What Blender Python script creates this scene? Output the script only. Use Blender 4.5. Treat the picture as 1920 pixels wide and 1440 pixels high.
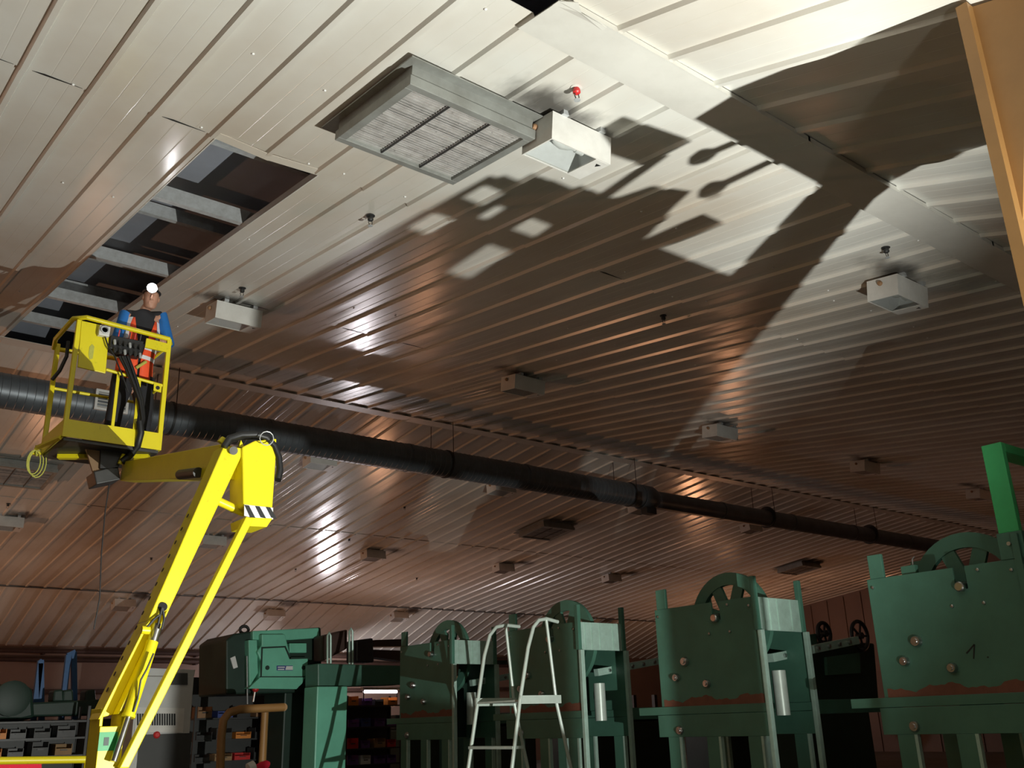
import bpy, bmesh, math, random
from mathutils import Vector, Matrix
random.seed(7)
for o in list(bpy.data.objects): bpy.data.objects.remove(o)
scene = bpy.context.scene
C = scene.collection
EYE = 1.6                      # everything below is laid out with the eye at the origin; the floor is 1.6 m under it
PI = math.pi
# ------------------------------------------------------------------ camera
FPX = 1785.93
YAW, PITCH, ROLL = math.radians(39.196), math.radians(19.526), math.radians(-1.819)
_f = Vector((math.sin(YAW)*math.cos(PITCH), math.cos(YAW)*math.cos(PITCH), math.sin(PITCH)))
_r0 = Vector((math.cos(YAW), -math.sin(YAW), 0)); _u0 = _r0.cross(_f)
_r = _r0*math.cos(ROLL) + _u0*math.sin(ROLL); _u = -_r0*math.sin(ROLL) + _u0*math.cos(ROLL)
cd = bpy.data.cameras.new('camera'); cam = bpy.data.objects.new('camera', cd); C.objects.link(cam)
cd.sensor_fit = 'HORIZONTAL'; cd.sensor_width = 36; cd.lens = FPX/1920*36; cd.clip_start = .05; cd.clip_end = 300
M = Matrix.Identity(4)
for i in range(3): M[i][0] = _r[i]; M[i][1] = _u[i]; M[i][2] = -_f[i]
M.translation = Vector((0, 0, EYE)); cam.matrix_world = M
scene.camera = cam
# ------------------------------------------------------------------ world, exposure
w = bpy.data.worlds.new('world'); scene.world = w; w.use_nodes = True
w.node_tree.nodes['Background'].inputs[0].default_value = (.5, .35, .25, 1)
w.node_tree.nodes['Background'].inputs[1].default_value = 0.0
vs = scene.view_settings
vs.view_transform = 'Standard'; vs.look = 'None'; vs.exposure = 0.0; vs.gamma = 1.0; vs.use_curve_mapping = False
# ------------------------------------------------------------------ lights (floodlight by the mast, white lamp at the far wall, sodium lamps in the far aisle)
FLOOD = Vector((4.6, .4, -1.1))
def point(name, p, e, col, rad):
    l = bpy.data.lights.new(name, 'POINT'); l.energy = e; l.color = col; l.shadow_soft_size = rad
    o = bpy.data.objects.new(name, l); C.objects.link(o); o.location = p; return o
FLOOD_E, FAR_E, WARM_E = 2850, 450, 150
fl_ = bpy.data.lights.new('flood_light', 'SPOT'); fl_.energy = FLOOD_E; fl_.color = (.985, 1, .93); fl_.shadow_soft_size = .013
fl_.spot_size = math.radians(110); fl_.spot_blend = .55
fo_ = bpy.data.objects.new('flood_light', fl_); C.objects.link(fo_); fo_.location = FLOOD; fo_.rotation_euler = Vector((-.18, .85, .52)).to_track_quat('-Z', 'Y').to_euler()
FARLAMP = Vector((16.9, 31.6, 1.7))
point('far_white_light', FARLAMP + Vector((0, -.3, 0)), FAR_E, (1, .93, .97), .22)
WARM = [(-5.5, 23.5, -.3), (6.0, 27.5, -.1), (16.5, 26.5, -.1), (31.0, 25.0, .1), (24.5, 8.5, -.5)]
for i, p in enumerate(WARM): point('sodium_light', p, WARM_E*(7.5, .35, .7, 1.2, .3)[i], (1, .46, .23), .05 if i == 0 else .3)

FILL = Vector((1.2, -2.2, -.5))                                # added fill light, unseen behind the camera
point('fill_light', FILL, 140, (.97, 1, .88), .1)
# ------------------------------------------------------------------ pixel helpers (a pixel of the 1920x1440 photograph and a distance give a point)
def ray(x, y): return (_f + _r*((x-960)/FPX) - _u*((y-720)/FPX)).normalized()
def AY(x, y, Y): d = ray(x, y); return d*(Y/d.y)
def AX(x, y, X): d = ray(x, y); return d*(X/d.x)
def AZ(x, y, Z): d = ray(x, y); return d*(Z/d.z)
# ------------------------------------------------------------------ materials
MATS = {}
def nt(name):
    m = bpy.data.materials.new(name); m.use_nodes = True; MATS[name] = m
    return m, m.node_tree.nodes, m.node_tree.links, m.node_tree.nodes['Principled BSDF']
def paint(name, col, rough=.45, metal=0., var=.25, scale=3., bump=.0, spec=.5, dark=.55, spots=0.):
    m, N, L, b = nt(name)
    g = N.new('ShaderNodeNewGeometry'); n = N.new('ShaderNodeTexNoise'); n.inputs['Scale'].default_value = scale; n.inputs['Detail'].default_value = 6
    n.inputs['Roughness'].default_value = .65
    L.new(g.outputs['Position'], n.inputs['Vector'])
    r = N.new('ShaderNodeValToRGB'); r.color_ramp.elements[0].position = .36; r.color_ramp.elements[1].position = .68
    r.color_ramp.elements[0].color = (0, 0, 0, 1); r.color_ramp.elements[1].color = (var, var, var, 1)
    L.new(n.outputs['Fac'], r.inputs['Fac'])
    mx = N.new('ShaderNodeMix'); mx.data_type = 'RGBA'
    mx.inputs['A'].default_value = (*col, 1); mx.inputs['B'].default_value = (col[0]*dark, col[1]*dark*.95, col[2]*dark*.9, 1)
    L.new(r.outputs['Color'], mx.inputs['Factor']); out = mx.outputs['Result']
    if spots:
        n2 = N.new('ShaderNodeTexNoise'); n2.inputs['Scale'].default_value = 26; n2.inputs['Detail'].default_value = 3
        L.new(g.outputs['Position'], n2.inputs['Vector'])
        r2 = N.new('ShaderNodeValToRGB'); r2.color_ramp.elements[0].position = .66; r2.color_ramp.elements[1].position = .72
        r2.color_ramp.elements[1].color = (spots, spots, spots, 1); L.new(n2.outputs['Fac'], r2.inputs['Fac'])
        m2 = N.new('ShaderNodeMix'); m2.data_type = 'RGBA'; m2.inputs['B'].default_value = (.03, .025, .02, 1)
        L.new(out, m2.inputs['A']); L.new(r2.outputs['Color'], m2.inputs['Factor']); out = m2.outputs['Result']
    L.new(out, b.inputs['Base Color'])
    b.inputs['Roughness'].default_value = rough; b.inputs['Metallic'].default_value = metal; b.inputs['Specular IOR Level'].default_value = spec
    if bump:
        bp = N.new('ShaderNodeBump'); bp.inputs['Strength'].default_value = bump; bp.inputs['Distance'].default_value = .01
        L.new(n.outputs['Fac'], bp.inputs['Height']); L.new(bp.outputs['Normal'], b.inputs['Normal'])
    return m
def emit(name, col, s):
    m, N, L, b = nt(name); b.inputs['Base Color'].default_value = (*col, 1); b.inputs['Emission Color'].default_value = (*col, 1); b.inputs['Emission Strength'].default_value = s
    return m
def glass(name, col=(.9, .95, .93), rough=.05):
    m, N, L, b = nt(name); N.remove(b)
    t = N.new('ShaderNodeBsdfTransparent'); t.inputs[0].default_value = (*col, 1); g = N.new('ShaderNodeBsdfGlossy'); g.inputs['Roughness'].default_value = rough
    f = N.new('ShaderNodeLayerWeight'); f.inputs['Blend'].default_value = .12; mx = N.new('ShaderNodeMixShader')
    L.new(f.outputs['Facing'], mx.inputs[0]); L.new(t.outputs[0], mx.inputs[1]); L.new(g.outputs[0], mx.inputs[2]); L.new(mx.outputs[0], N['Material Output'].inputs[0])
    return m
def ceiling_mat():
    m, N, L, b = nt('liner_white')
    def math_(op, a, c=None):
        n = N.new('ShaderNodeMath'); n.operation = op
        for i, v in enumerate((a, c)):
            if v is None: continue
            if isinstance(v, (int, float)): n.inputs[i].default_value = v
            else: L.new(v, n.inputs[i])
        return n.outputs[0]
    g = N.new('ShaderNodeNewGeometry'); sx = N.new('ShaderNodeSeparateXYZ'); L.new(g.outputs['Position'], sx.inputs[0])
    def noise(sc, detail, scale=1., rough=.55):
        mp = N.new('ShaderNodeMapping'); mp.inputs['Scale'].default_value = sc; L.new(g.outputs['Position'], mp.inputs['Vector'])
        n = N.new('ShaderNodeTexNoise'); n.inputs['Scale'].default_value = scale; n.inputs['Detail'].default_value = detail; n.inputs['Roughness'].default_value = rough
        L.new(mp.outputs[0], n.inputs['Vector']); return n.outputs['Fac']
    st = noise((.55, .38, .5), 5)
    r = N.new('ShaderNodeValToRGB'); e = r.color_ramp.elements; e[0].position = .4; e[0].color = (.70, .69, .64, 1); e[1].position = .72; e[1].color = (.56, .50, .42, 1)
    L.new(st, r.inputs['Fac'])
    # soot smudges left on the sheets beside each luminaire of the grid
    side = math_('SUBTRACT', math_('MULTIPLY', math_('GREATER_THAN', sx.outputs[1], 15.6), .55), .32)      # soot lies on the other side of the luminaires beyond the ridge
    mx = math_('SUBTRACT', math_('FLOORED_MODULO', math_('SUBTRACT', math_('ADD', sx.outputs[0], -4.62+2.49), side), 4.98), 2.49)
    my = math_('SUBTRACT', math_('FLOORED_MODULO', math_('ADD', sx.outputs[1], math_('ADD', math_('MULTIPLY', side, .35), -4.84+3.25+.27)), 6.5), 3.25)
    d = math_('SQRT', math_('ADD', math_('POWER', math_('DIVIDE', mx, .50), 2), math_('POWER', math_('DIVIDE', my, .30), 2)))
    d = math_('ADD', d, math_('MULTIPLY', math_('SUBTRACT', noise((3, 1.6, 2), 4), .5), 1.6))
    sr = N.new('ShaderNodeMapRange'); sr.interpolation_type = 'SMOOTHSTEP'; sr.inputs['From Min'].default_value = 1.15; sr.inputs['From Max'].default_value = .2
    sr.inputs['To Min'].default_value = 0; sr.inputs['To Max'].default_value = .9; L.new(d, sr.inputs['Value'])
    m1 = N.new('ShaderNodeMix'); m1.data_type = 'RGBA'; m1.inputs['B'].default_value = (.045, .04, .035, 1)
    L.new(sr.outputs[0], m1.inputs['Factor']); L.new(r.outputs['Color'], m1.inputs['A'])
    L.new(m1.outputs['Result'], b.inputs['Base Color'])
    b.inputs['Roughness'].default_value = .22; b.inputs['Specular IOR Level'].default_value = .5
    h = math_('ADD', math_('MULTIPLY', noise((2.6, .3, 1), 1), 1.), math_('MULTIPLY', noise((9, .8, 2), 1), .07))
    bp = N.new('ShaderNodeBump'); bp.inputs['Strength'].default_value = .5; bp.inputs['Distance'].default_value = .02
    L.new(h, bp.inputs['Height']); L.new(bp.outputs['Normal'], b.inputs['Normal'])
    return m
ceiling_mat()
paint('trim_white', (.66, .65, .60), .4, var=.35, scale=1.2)
paint('box_white', (.74, .73, .69), .4, var=.3, scale=5)
paint('galvanised', (.55, .57, .58), .42, metal=.3, var=.5, scale=14)
paint('duct_steel', (.17, .19, .21), .42, metal=.45, var=.5, scale=3)
paint('vent_grey', (.30, .31, .29), .55, metal=.3, var=.6, scale=4, spots=.0)
paint('blade_alu', (.54, .53, .51), .4, metal=.15, var=.6, scale=12, spots=.6)
paint('roof_sheet', (.42, .45, .52), .5, metal=.0, var=.4, scale=1)
paint('reflector', (.86, .87, .87), .3, metal=.15, var=.2, scale=12, bump=.3)
paint('lift_yellow', (.80, .68, .012), .38, var=.25, scale=4, dark=.8, spots=.15)
paint('press_green', (.075, .195, .14), .42, var=.5, scale=2.2, dark=.6)
paint('bright_green', (.06, .50, .17), .4, var=.3, scale=3)
paint('mint_green', (.20, .62, .44), .4, var=.3, scale=2)
paint('dark_green', (.014, .042, .028), .5, var=.5, scale=3)
paint('press_steel', (.42, .60, .52), .35, metal=.1, var=.4, scale=9)
paint('steel', (.60, .60, .60), .28, metal=1., var=.4, scale=9)
paint('dark_steel', (.07, .07, .07), .45, metal=.6, var=.4, scale=6)
paint('rust', (.20, .075, .045), .8, var=.5, scale=9)
paint('black_rubber', (.012, .012, .013), .5, var=.3, scale=6)
paint('black_plastic', (.02, .02, .021), .42, var=.3, scale=8)
paint('ochre', (.38, .20, .065), .5, var=.35, scale=2)
paint('ochre_dark', (.22, .13, .06), .6, var=.35, scale=3)
paint('cabinet_grey', (.60, .61, .59), .45, var=.3, scale=2)
paint('cabinet_dark', (.05, .052, .05), .5, var=.3, scale=4)
paint('ladder_alu', (.55, .64, .58), .35, metal=.2, var=.3, scale=9)
paint('vest_orange', (.95, .10, .025), .7, var=.2, scale=14)
paint('tape_white', (.80, .80, .82), .35, var=.2, scale=14)
paint('sleeve_blue', (.015, .16, .50), .75, var=.3, scale=14)
paint('cloth_black', (.018, .018, .022), .85, var=.4, scale=14)
paint('skin', (.48, .25, .17), .55, var=.25, scale=16)
paint('hair', (.04, .025, .015), .7, var=.4, scale=30)
paint('red_paint', (.62, .03, .03), .4, var=.3, scale=5)
paint('red_bright', (.85, .02, .06), .85, var=.15, scale=4)
paint('blue_paint', (.03, .13, .34), .45, var=.4, scale=4)
paint('brown_pipe', (.06, .03, .022), .6, var=.4, scale=3)
paint('wood', (.36, .20, .10), .65, var=.5, scale=6)
paint('carton', (.38, .24, .12), .8, var=.4, scale=3)
paint('orange_bin', (.80, .28, .05), .5, var=.3, scale=4)
paint('purple_bin', (.16, .07, .30), .5, var=.3, scale=4)
paint('concrete', (.20, .19, .18), .8, var=.5, scale=.8, bump=.2)
paint('wall_panel', (.27, .18, .14), .55, var=.35, scale=.6)
paint('print_black', (.012, .012, .012), .6, var=.1, scale=9)
paint('print_white', (.80, .80, .78), .5, var=.1, scale=9)
paint('label_green', (.02, .33, .10), .45, var=.3, scale=9)
paint('print_blue', (.05, .08, .28), .5, var=.1, scale=9)
paint('rope_yellow', (.52, .52, .10), .8, var=.4, scale=30)
paint('label_red', (.60, .03, .02), .5, var=.2, scale=9)
glass('pane_glass', (.97, .98, .975), .1)
emit('headlamp_led', (1, .98, 1), 30)
emit('tube_white', (1, .95, .98), 3.0)
emit('sodium_lens', (1, .45, .15), 2.0)
# ------------------------------------------------------------------ mesh helpers
ORG = {}
class MB:
    def __init__(s): s.v = []; s.f = []
    def add(s, vs_, fs):
        n = len(s.v); s.v += [Vector(p) for p in vs_]; s.f += [tuple(i+n for i in q) for q in fs]; return s
    def hexa(s, p): return s.add(p, [(0,3,2,1),(4,5,6,7),(0,1,5,4),(1,2,6,5),(2,3,7,6),(3,0,4,7)])
    def box(s, a, b):
        x0, y0, z0 = a; x1, y1, z1 = b
        return s.hexa([(x0,y0,z0),(x1,y0,z0),(x1,y1,z0),(x0,y1,z0),(x0,y0,z1),(x1,y0,z1),(x1,y1,z1),(x0,y1,z1)])
    def cbox(s, c, sz, rot=None):
        c = Vector(c); P = []
        for dz in (-.5, .5):
            for dx, dy in ((-.5,-.5),(.5,-.5),(.5,.5),(-.5,.5)):
                q = Vector((dx*sz[0], dy*sz[1], dz*sz[2]))
                if rot is not None: q = rot @ q
                P.append(c+q)
        return s.hexa(P)
    def bar(s, a, b, w, h, side=(0,1,0)):
        """box from a to b; w across (perpendicular to side), h along side"""
        a, b = Vector(a), Vector(b); t = (b-a).normalized(); sd = Vector(side); sd = (sd - t*sd.dot(t)).normalized(); o = t.cross(sd)
        P = []
        for e in (a, b):
            for i, j in ((-.5,-.5),(.5,-.5),(.5,.5),(-.5,.5)): P.append(e + o*(i*w) + sd*(j*h))
        return s.hexa(P)
    def tube(s, pts, r, n=8, cap=True, closed=False):
        pts = [Vector(p) for p in pts]; rr = r if isinstance(r, (list, tuple)) else [r]*len(pts)
        m = len(pts); vs_ = []; prev = None
        for i, p in enumerate(pts):
            if closed: t = (pts[(i+1) % m]-pts[i-1]).normalized()
            else: t = (pts[min(i+1, m-1)]-pts[max(i-1, 0)]).normalized()
            if prev is None:
                a = Vector((0,0,1)) if abs(t.z) < .9 else Vector((1,0,0)); a = (a-t*a.dot(t)).normalized()
            else: a = (prev-t*prev.dot(t)).normalized()
            prev = a; b = t.cross(a)
            for k in range(n): vs_.append(p + a*(math.cos(2*PI*k/n)*rr[i]) + b*(math.sin(2*PI*k/n)*rr[i]))
        fs = []
        for i in range(m if closed else m-1):
            j = (i+1) % m
            for k in range(n): fs.append((i*n+k, i*n+(k+1) % n, j*n+(k+1) % n, j*n+k))
        if cap and not closed: fs += [tuple(reversed(range(n))), tuple((m-1)*n+k for k in range(n))]
        return s.add(vs_, fs)
    def lathe(s, prof, o, axis=(0,0,1), n=16):
        """prof: (radius, height) pairs along axis from o"""
        o = Vector(o); t = Vector(axis).normalized(); a = Vector((0,0,1)) if abs(t.z) < .9 else Vector((1,0,0)); a = (a-t*a.dot(t)).normalized(); b = t.cross(a)
        vs_ = []; fs = []
        for r, h in prof:
            for k in range(n): vs_.append(o + t*h + (a*math.cos(2*PI*k/n) + b*math.sin(2*PI*k/n))*max(r, 1e-4))
        for i in range(len(prof)-1):
            for k in range(n): fs.append((i*n+k, i*n+(k+1) % n, (i+1)*n+(k+1) % n, (i+1)*n+k))
        fs += [tuple(reversed(range(n))), tuple((len(prof)-1)*n+k for k in range(n))]
        return s.add(vs_, fs)
    def prism(s, poly, ext):
        n = len(poly); e = Vector(ext); P = [Vector(p) for p in poly]; Q = [p+e for p in P]
        fs = [tuple(reversed(range(n))), tuple(range(n, 2*n))] + [(i, (i+1) % n, n+(i+1) % n, n+i) for i in range(n)]
        return s.add(P+Q, fs)
    def loft(s, rings, cap=True, closed=True):
        n = len(rings[0]); vs_ = [p for r_ in rings for p in r_]; fs = []
        for i in range(len(rings)-1):
            for k in range(n if closed else n-1): fs.append((i*n+k, i*n+(k+1) % n, (i+1)*n+(k+1) % n, (i+1)*n+k))
        if cap and closed: fs += [tuple(reversed(range(n))), tuple((len(rings)-1)*n+k for k in range(n))]
        return s.add(vs_, fs)
    def mesh(s, name, org=Vector((0,0,0)), smooth=False):
        me = bpy.data.meshes.new(name); me.from_pydata([tuple(p-org) for p in s.v], [], s.f)
        bm = bmesh.new(); bm.from_mesh(me); bmesh.ops.recalc_face_normals(bm, faces=bm.faces); bm.to_mesh(me); bm.free()
        if smooth: me.polygons.foreach_set('use_smooth', [True]*len(me.polygons))
        return me
    def build(s, name, mat, parent=None, bevel=0., smooth=False, loc=None):
        org = ORG[parent] if parent is not None else (Vector(loc) if loc is not None else Vector((0,0,0)))
        me = s.mesh(name, org, smooth); me.materials.append(MATS[mat])
        o = bpy.data.objects.new(name, me); C.objects.link(o)
        if parent is not None: o.parent = parent
        else: o.location = org
        ORG[o] = org
        if bevel:
            b = o.modifiers.new('bevel', 'BEVEL'); b.width = bevel; b.segments = 2; b.limit_method = 'ANGLE'; b.angle_limit = math.radians(40)
        if smooth:
            me.set_sharp_from_angle(angle=math.radians(40))
        return o
def tag(o, label=None, cat=None, group=None, kind=None):
    if label: o['label'] = label
    if cat: o['category'] = cat
    if group: o['group'] = group
    if kind: o['kind'] = kind
    return o
def thing(name, label, cat, loc, group=None):
    o = bpy.data.objects.new(name, None); C.objects.link(o); o.location = loc; o.empty_display_size = .1
    ORG[o] = Vector(loc); return tag(o, label, cat, group)
def copy_tree(o, loc=None, parent=None):
    c = o.copy(); C.objects.link(c); c.parent = parent
    if loc is not None: c.location = loc
    for ch in list(o.children): copy_tree(ch, None, c)
    return c
def relabel(o, label): o['label'] = label; return o
# ------------------------------------------------------------------ shell
KY, ZK = 3.605, 4.417; RY, ZR = 15.613, 5.897; SY, ZS = 30.25, 4.092; FY, ZF = 34.2, 2.785; NY, ZN = -3.0, 2.23
X0, X1 = -9.0, 38.0
FLR = -1.6
def zc(y):
    P = [(NY, ZN), (KY, ZK), (RY, ZR), (SY, ZS), (FY, ZF)]
    for (a, b), (c, d) in zip(P, P[1:]):
        if y <= c: return b + (d-b)*(y-a)/(c-a)
    return ZF
tag(MB().box((X0, NY, FLR-.2), (X1, FY, FLR)).build('floor', 'concrete'), kind='structure')
tag(MB().box((X0, FY, FLR), (X1, FY+.15, ZF+.9)).build('wall_far', 'wall_panel'), kind='structure')
tag(MB().box((X0, NY-.15, FLR), (X1, NY, ZN+.9)).build('wall_near', 'wall_panel'), kind='structure')
def gable(x, t):
    P = [(NY, FLR), (FY, FLR), (FY, ZF+1), (SY, ZS+1), (RY, ZR+1), (KY, ZK+1), (NY, ZN+1)]
    return MB().prism([(x, a, b) for a, b in P], (t, 0, 0))
tag(gable(X0, -.15).build('wall_left', 'wall_panel'), kind='structure')
er = tag(gable(X1, .15).build('wall_end', 'wall_panel'), kind='structure')
rb = MB().box((X1-.05, -.03, -1.6), (X1, .03, 5.2)).mesh('wall_rib'); rb.materials.append(MATS['wall_panel'])
for i in range(28):
    o = bpy.data.objects.new('wall_rib', rb); C.objects.link(o); o.parent = er; o.location = (0, 10.5+i*.85, 0); o.scale.z = min(1, (zc(10.5+i*.85)-.1+1.6)/6.8)
    o.location.z = -1.6+1.6*o.scale.z
# roof above the liner: sheets and purlins, seen through the opening
roof = MB()
for (a, b), (c, d) in zip([(NY, ZN), (KY, ZK), (RY, ZR), (SY, ZS)], [(KY, ZK), (RY, ZR), (SY, ZS), (FY, ZF)]):
    roof.hexa([(X0, a, b+.85), (X1, a, b+.85), (X1, c, d+.85), (X0, c, d+.85), (X0, a, b+.9), (X1, a, b+.9), (X1, c, d+.9), (X0, c, d+.9)])
roof = tag(roof.build('roof', 'roof_sheet'), kind='structure')
def purlin(y, dz, x0, x1, h=.16, wd=.07):
    z = zc(y)+dz; t = .006
    P = [(0, 0), (wd, 0), (wd, .02), (wd-t, .02), (wd-t, t), (t, t), (t, h-t), (wd-t, h-t), (wd-t, h-.02), (wd, h-.02), (wd, h), (0, h)]
    return MB().prism([(x0, y+a, z+b) for a, b in P], (x1-x0, 0, 0)).build('purlin', 'galvanised', roof)
for y, dz in ((8.75, .06), (8.2, .62), (11.0, .06), (10.5, .62), (13.05, .06), (12.6, .62), (14.7, .1), (14.3, .62)): purlin(y, dz, -1.0, 6.5)
for x in (1.2, 2.75, 4.2):                                   # roof-sheet ribs seen as lighter strips
    MB().bar((x, 7, zc(7)+.82), (x, 15.5, zc(15.5)+.82), .05, .05).build('sheet_rib', 'roof_sheet', roof)
# ------------------------------------------------------------------ ceiling of trapezoidal liner sheets, each sheet a part
ceil = thing('ceiling', None, None, (0, 0, 0)); tag(ceil, kind='structure')
PROF = [(0, 0), (.155, 0), (.161, .0015), (.167, 0), (.30, 0), (.306, .0015), (.312, 0), (.432, 0), (.447, -.034), (.487, -.034), (.502, .001)]
def panel_mb(y0, z0, y1, z1, x=0., mb=None):
    mb = mb or MB(); n = len(PROF); t = .004
    A = [(x+u, y0, z0+h) for u, h in PROF]; B = [(x+u, y1, z1+h) for u, h in PROF]
    A2 = [(p[0], p[1], p[2]+t) for p in A]; B2 = [(p[0], p[1], p[2]+t) for p in B]
    fs = []
    for k in range(n-1): fs += [(k, k+1, n+k+1, n+k), (2*n+k, 3*n+k, 3*n+k+1, 2*n+k+1)]
    fs += [(0, n, 3*n, 2*n), (n-1, 3*n-1, 4*n-1, 2*n-1)]
    for k in range(n-1): fs += [(k, 2*n+k, 2*n+k+1, k+1), (n+k, n+k+1, 3*n+k+1, 3*n+k)]
    mb.add(A+B+A2+B2, fs); return mb
def pmesh(key, y0, y1, dz0=0, dz1=0):
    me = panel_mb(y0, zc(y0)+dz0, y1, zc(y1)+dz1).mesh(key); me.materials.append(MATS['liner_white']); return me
LAP = .012
SEG = dict(near=(NY, KY-.02, 0, 0), m1=(KY, 6.99, 0, 0), m2=(6.96, 11.18, LAP, 0), m3=(11.15, RY-.02, LAP, 0),
           f1=(RY+.02, 22.95, 0, LAP), f2=(22.92, SY, 0, 0), s1=(SY+.03, FY, 0, 0))
SEG_B = (3.86, 6.99, 0, 0)
PM = {k: pmesh('liner_sheet', *v) for k, v in SEG.items()}
RNG = dict(near=(2.0, 13), m1=(0.0, 15), m2=(-.5, 19.5), m3=(0, 26), f1=(2., 27), f2=(3, 26), s1=(6, 22))
HOLE = (2.5, 3.5)
rest = MB()
def npan():
    cnt = 0
    for k, (y0, y1, d0, d1) in SEG.items():
        x = X0
        while x < X1-.01:
            inside = RNG[k][0]-.01 <= x < RNG[k][1]-.01
            hole = k in ('m2', 'm3') and HOLE[0]-.01 <= x < HOLE[1]-.01
            torn = False
            if hole: pass
            elif k == 'm1' and x in (2.5, 3.0): panel_mb(3.86, zc(3.86), 6.99, zc(6.99), x).build('liner_sheet', 'liner_white', ceil); cnt += 1
            elif inside and cnt < 300 and not torn:
                o = bpy.data.objects.new('liner_sheet', PM[k]); C.objects.link(o); o.parent = ceil
                o.location = (x, 0, random.uniform(-.002, .002)); o.rotation_euler = (0, 0, 0)
                tl = math.radians(random.uniform(-.35, .35)); zp = (zc(y0)+zc(y1))/2
                o.rotation_euler.y = tl; o.location.x += -math.sin(tl)*zp; o.location.z += (1-math.cos(tl))*zp + .25*math.sin(tl)
                cnt += 1
            elif torn: panel_mb(NY, ZN, 3.15, zc(3.15)).build('liner_sheet', 'liner_white', ceil, loc=None); ceil.children[-1].location.x = x
            else: panel_mb(y0, zc(y0)+d0, y1, zc(y1)+d1, x, rest)
            x += .5
    return cnt
NP = npan()
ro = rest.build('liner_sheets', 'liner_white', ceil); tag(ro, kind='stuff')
# sagging edge strips of the opening
MB().bar((2.5, 6.97, zc(6.97)-.005), (3.0, 6.98, zc(6.98)-.035), .10, .006, (0, 0, 1)).build('bent_sheet_end', 'liner_white', ceil)
MB().bar((3.0, 6.98, zc(6.98)-.03), (3.5, 6.97, zc(6.97)-.01), .10, .006, (0, 0, 1)).build('bent_sheet_end', 'liner_white', ceil)
MB().prism([(3.5, 7.0, zc(7.)-.002), (3.5, 15.5, zc(15.5)-.002), (3.5, 15.5, zc(15.5)+.07), (3.5, 7.0, zc(7.)+.07)], (.012, 0, 0)).build('sheet_edge', 'trim_white', ceil)
MB().prism([(2.488, 7.0, zc(7.)-.03), (2.488, 15.5, zc(15.5)-.03), (2.488, 15.5, zc(15.5)+.05), (2.488, 7.0, zc(7.)+.05)], (.012, 0, 0)).build('sheet_edge', 'trim_white', ceil)
# lap slits: the dark of the gaps put in as thin black strips
for x, y in ((.5, 6.97), (1.0, 6.97), (2.0, 6.97), (7.0, 6.97), (6.0, 11.16), (7.0, 11.16), (4.5, 11.16)):
    MB().prism([(x+.03, y+.01, zc(y)-.001), (x+.12, y-.004, zc(y)-.001), (x+.40, y+.012, zc(y)-.001), (x+.12, y+.016, zc(y)-.001)], (0, 0, -.003)).build('lap_gap_dark', 'print_black', ceil)
# screws
sm = MB().lathe([(.012, 0), (.012, -.004), (.006, -.009)], (0, 0, 0), (0, 0, 1), 8).mesh('screw_head', smooth=True); sm.materials.append(MATS['print_white'])
for x in [i*.5+.25 for i in range(-1, 24)]:
    for y in (4.1, 5.6, 6.88, 8.9, 10.2, 13):
        if HOLE[0] < x < HOLE[1] and y > 7: continue
        if random.random() < .42:
            o = bpy.data.objects.new('screw_head', sm); C.objects.link(o); o.parent = ceil; yy = y+random.uniform(-.1, .1); o.location = (x+random.uniform(-.1, .1), yy, zc(yy)-.002)
# flashings: knee (near), ridge, far knee
tn = thing('trim_1', None, None, (0, 0, 0)); tag(tn, kind='structure')
for i, (xa, xb) in enumerate([(-8.8, -1.0), (-1.0, 2.0), (3.43, 6.1), (6.1, 9.2), (9.2, 12.3), (12.3, 20), (20, 38)]):
    dz = -.004*(i % 2)
    P = [(3.585, zc(3.585)-.050+dz), (3.60, zc(3.60)-.052+dz), (4.02, zc(4.02)-.040+dz), (4.03, zc(4.03)-.002+dz), (4.02, zc(4.02)-.034+dz), (3.605, zc(3.605)-.044+dz), (3.60, zc(3.6)-.01), (3.585, zc(3.585)-.005)]
    MB().prism([(xa, a, b) for a, b in P], (xb-xa+.03, 0, 0)).build('flashing_strip', 'trim_white', tn)
MB().prism([(3.42, 3.60, zc(3.6)-.06), (3.52, 3.52, zc(3.52)-.05), (3.60, 3.575, zc(3.575)-.075), (3.85, 3.60, zc(3.6)-.054), (3.85, 3.64, zc(3.64)-.056), (3.42, 3.66, zc(3.66)-.060)], (0, 0, .004)).build('torn_flashing', 'trim_white', tn)
tr = thing('trim_2', None, None, (0, 0, 0)); tag(tr, kind='structure')
x = 0.
while x < 38:
    l = 2.5; dz = random.uniform(-.012, .0)
    if not (2.4 < x+l/2 < 3.6):
        MB().hexa([(x, RY-.16, zc(RY-.16)-.036), (x+l, RY-.16, zc(RY-.16)-.036), (x+l, RY+.14, zc(RY+.14)-.03), (x, RY+.14, zc(RY+.14)-.03+dz),
                   (x, RY-.16, zc(RY-.16)-.03), (x+l, RY-.16, zc(RY-.16)-.03), (x+l, RY+.14, zc(RY+.14)-.022), (x, RY+.14, zc(RY+.14)-.022+dz)]).build('flashing_strip', 'trim_white', tr)
    x += l
tag(MB().box((X0, SY-.05, ZS-.045), (X1, SY+.05, ZS-.038)).build('trim_3', 'dark_steel'), kind='structure')
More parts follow.
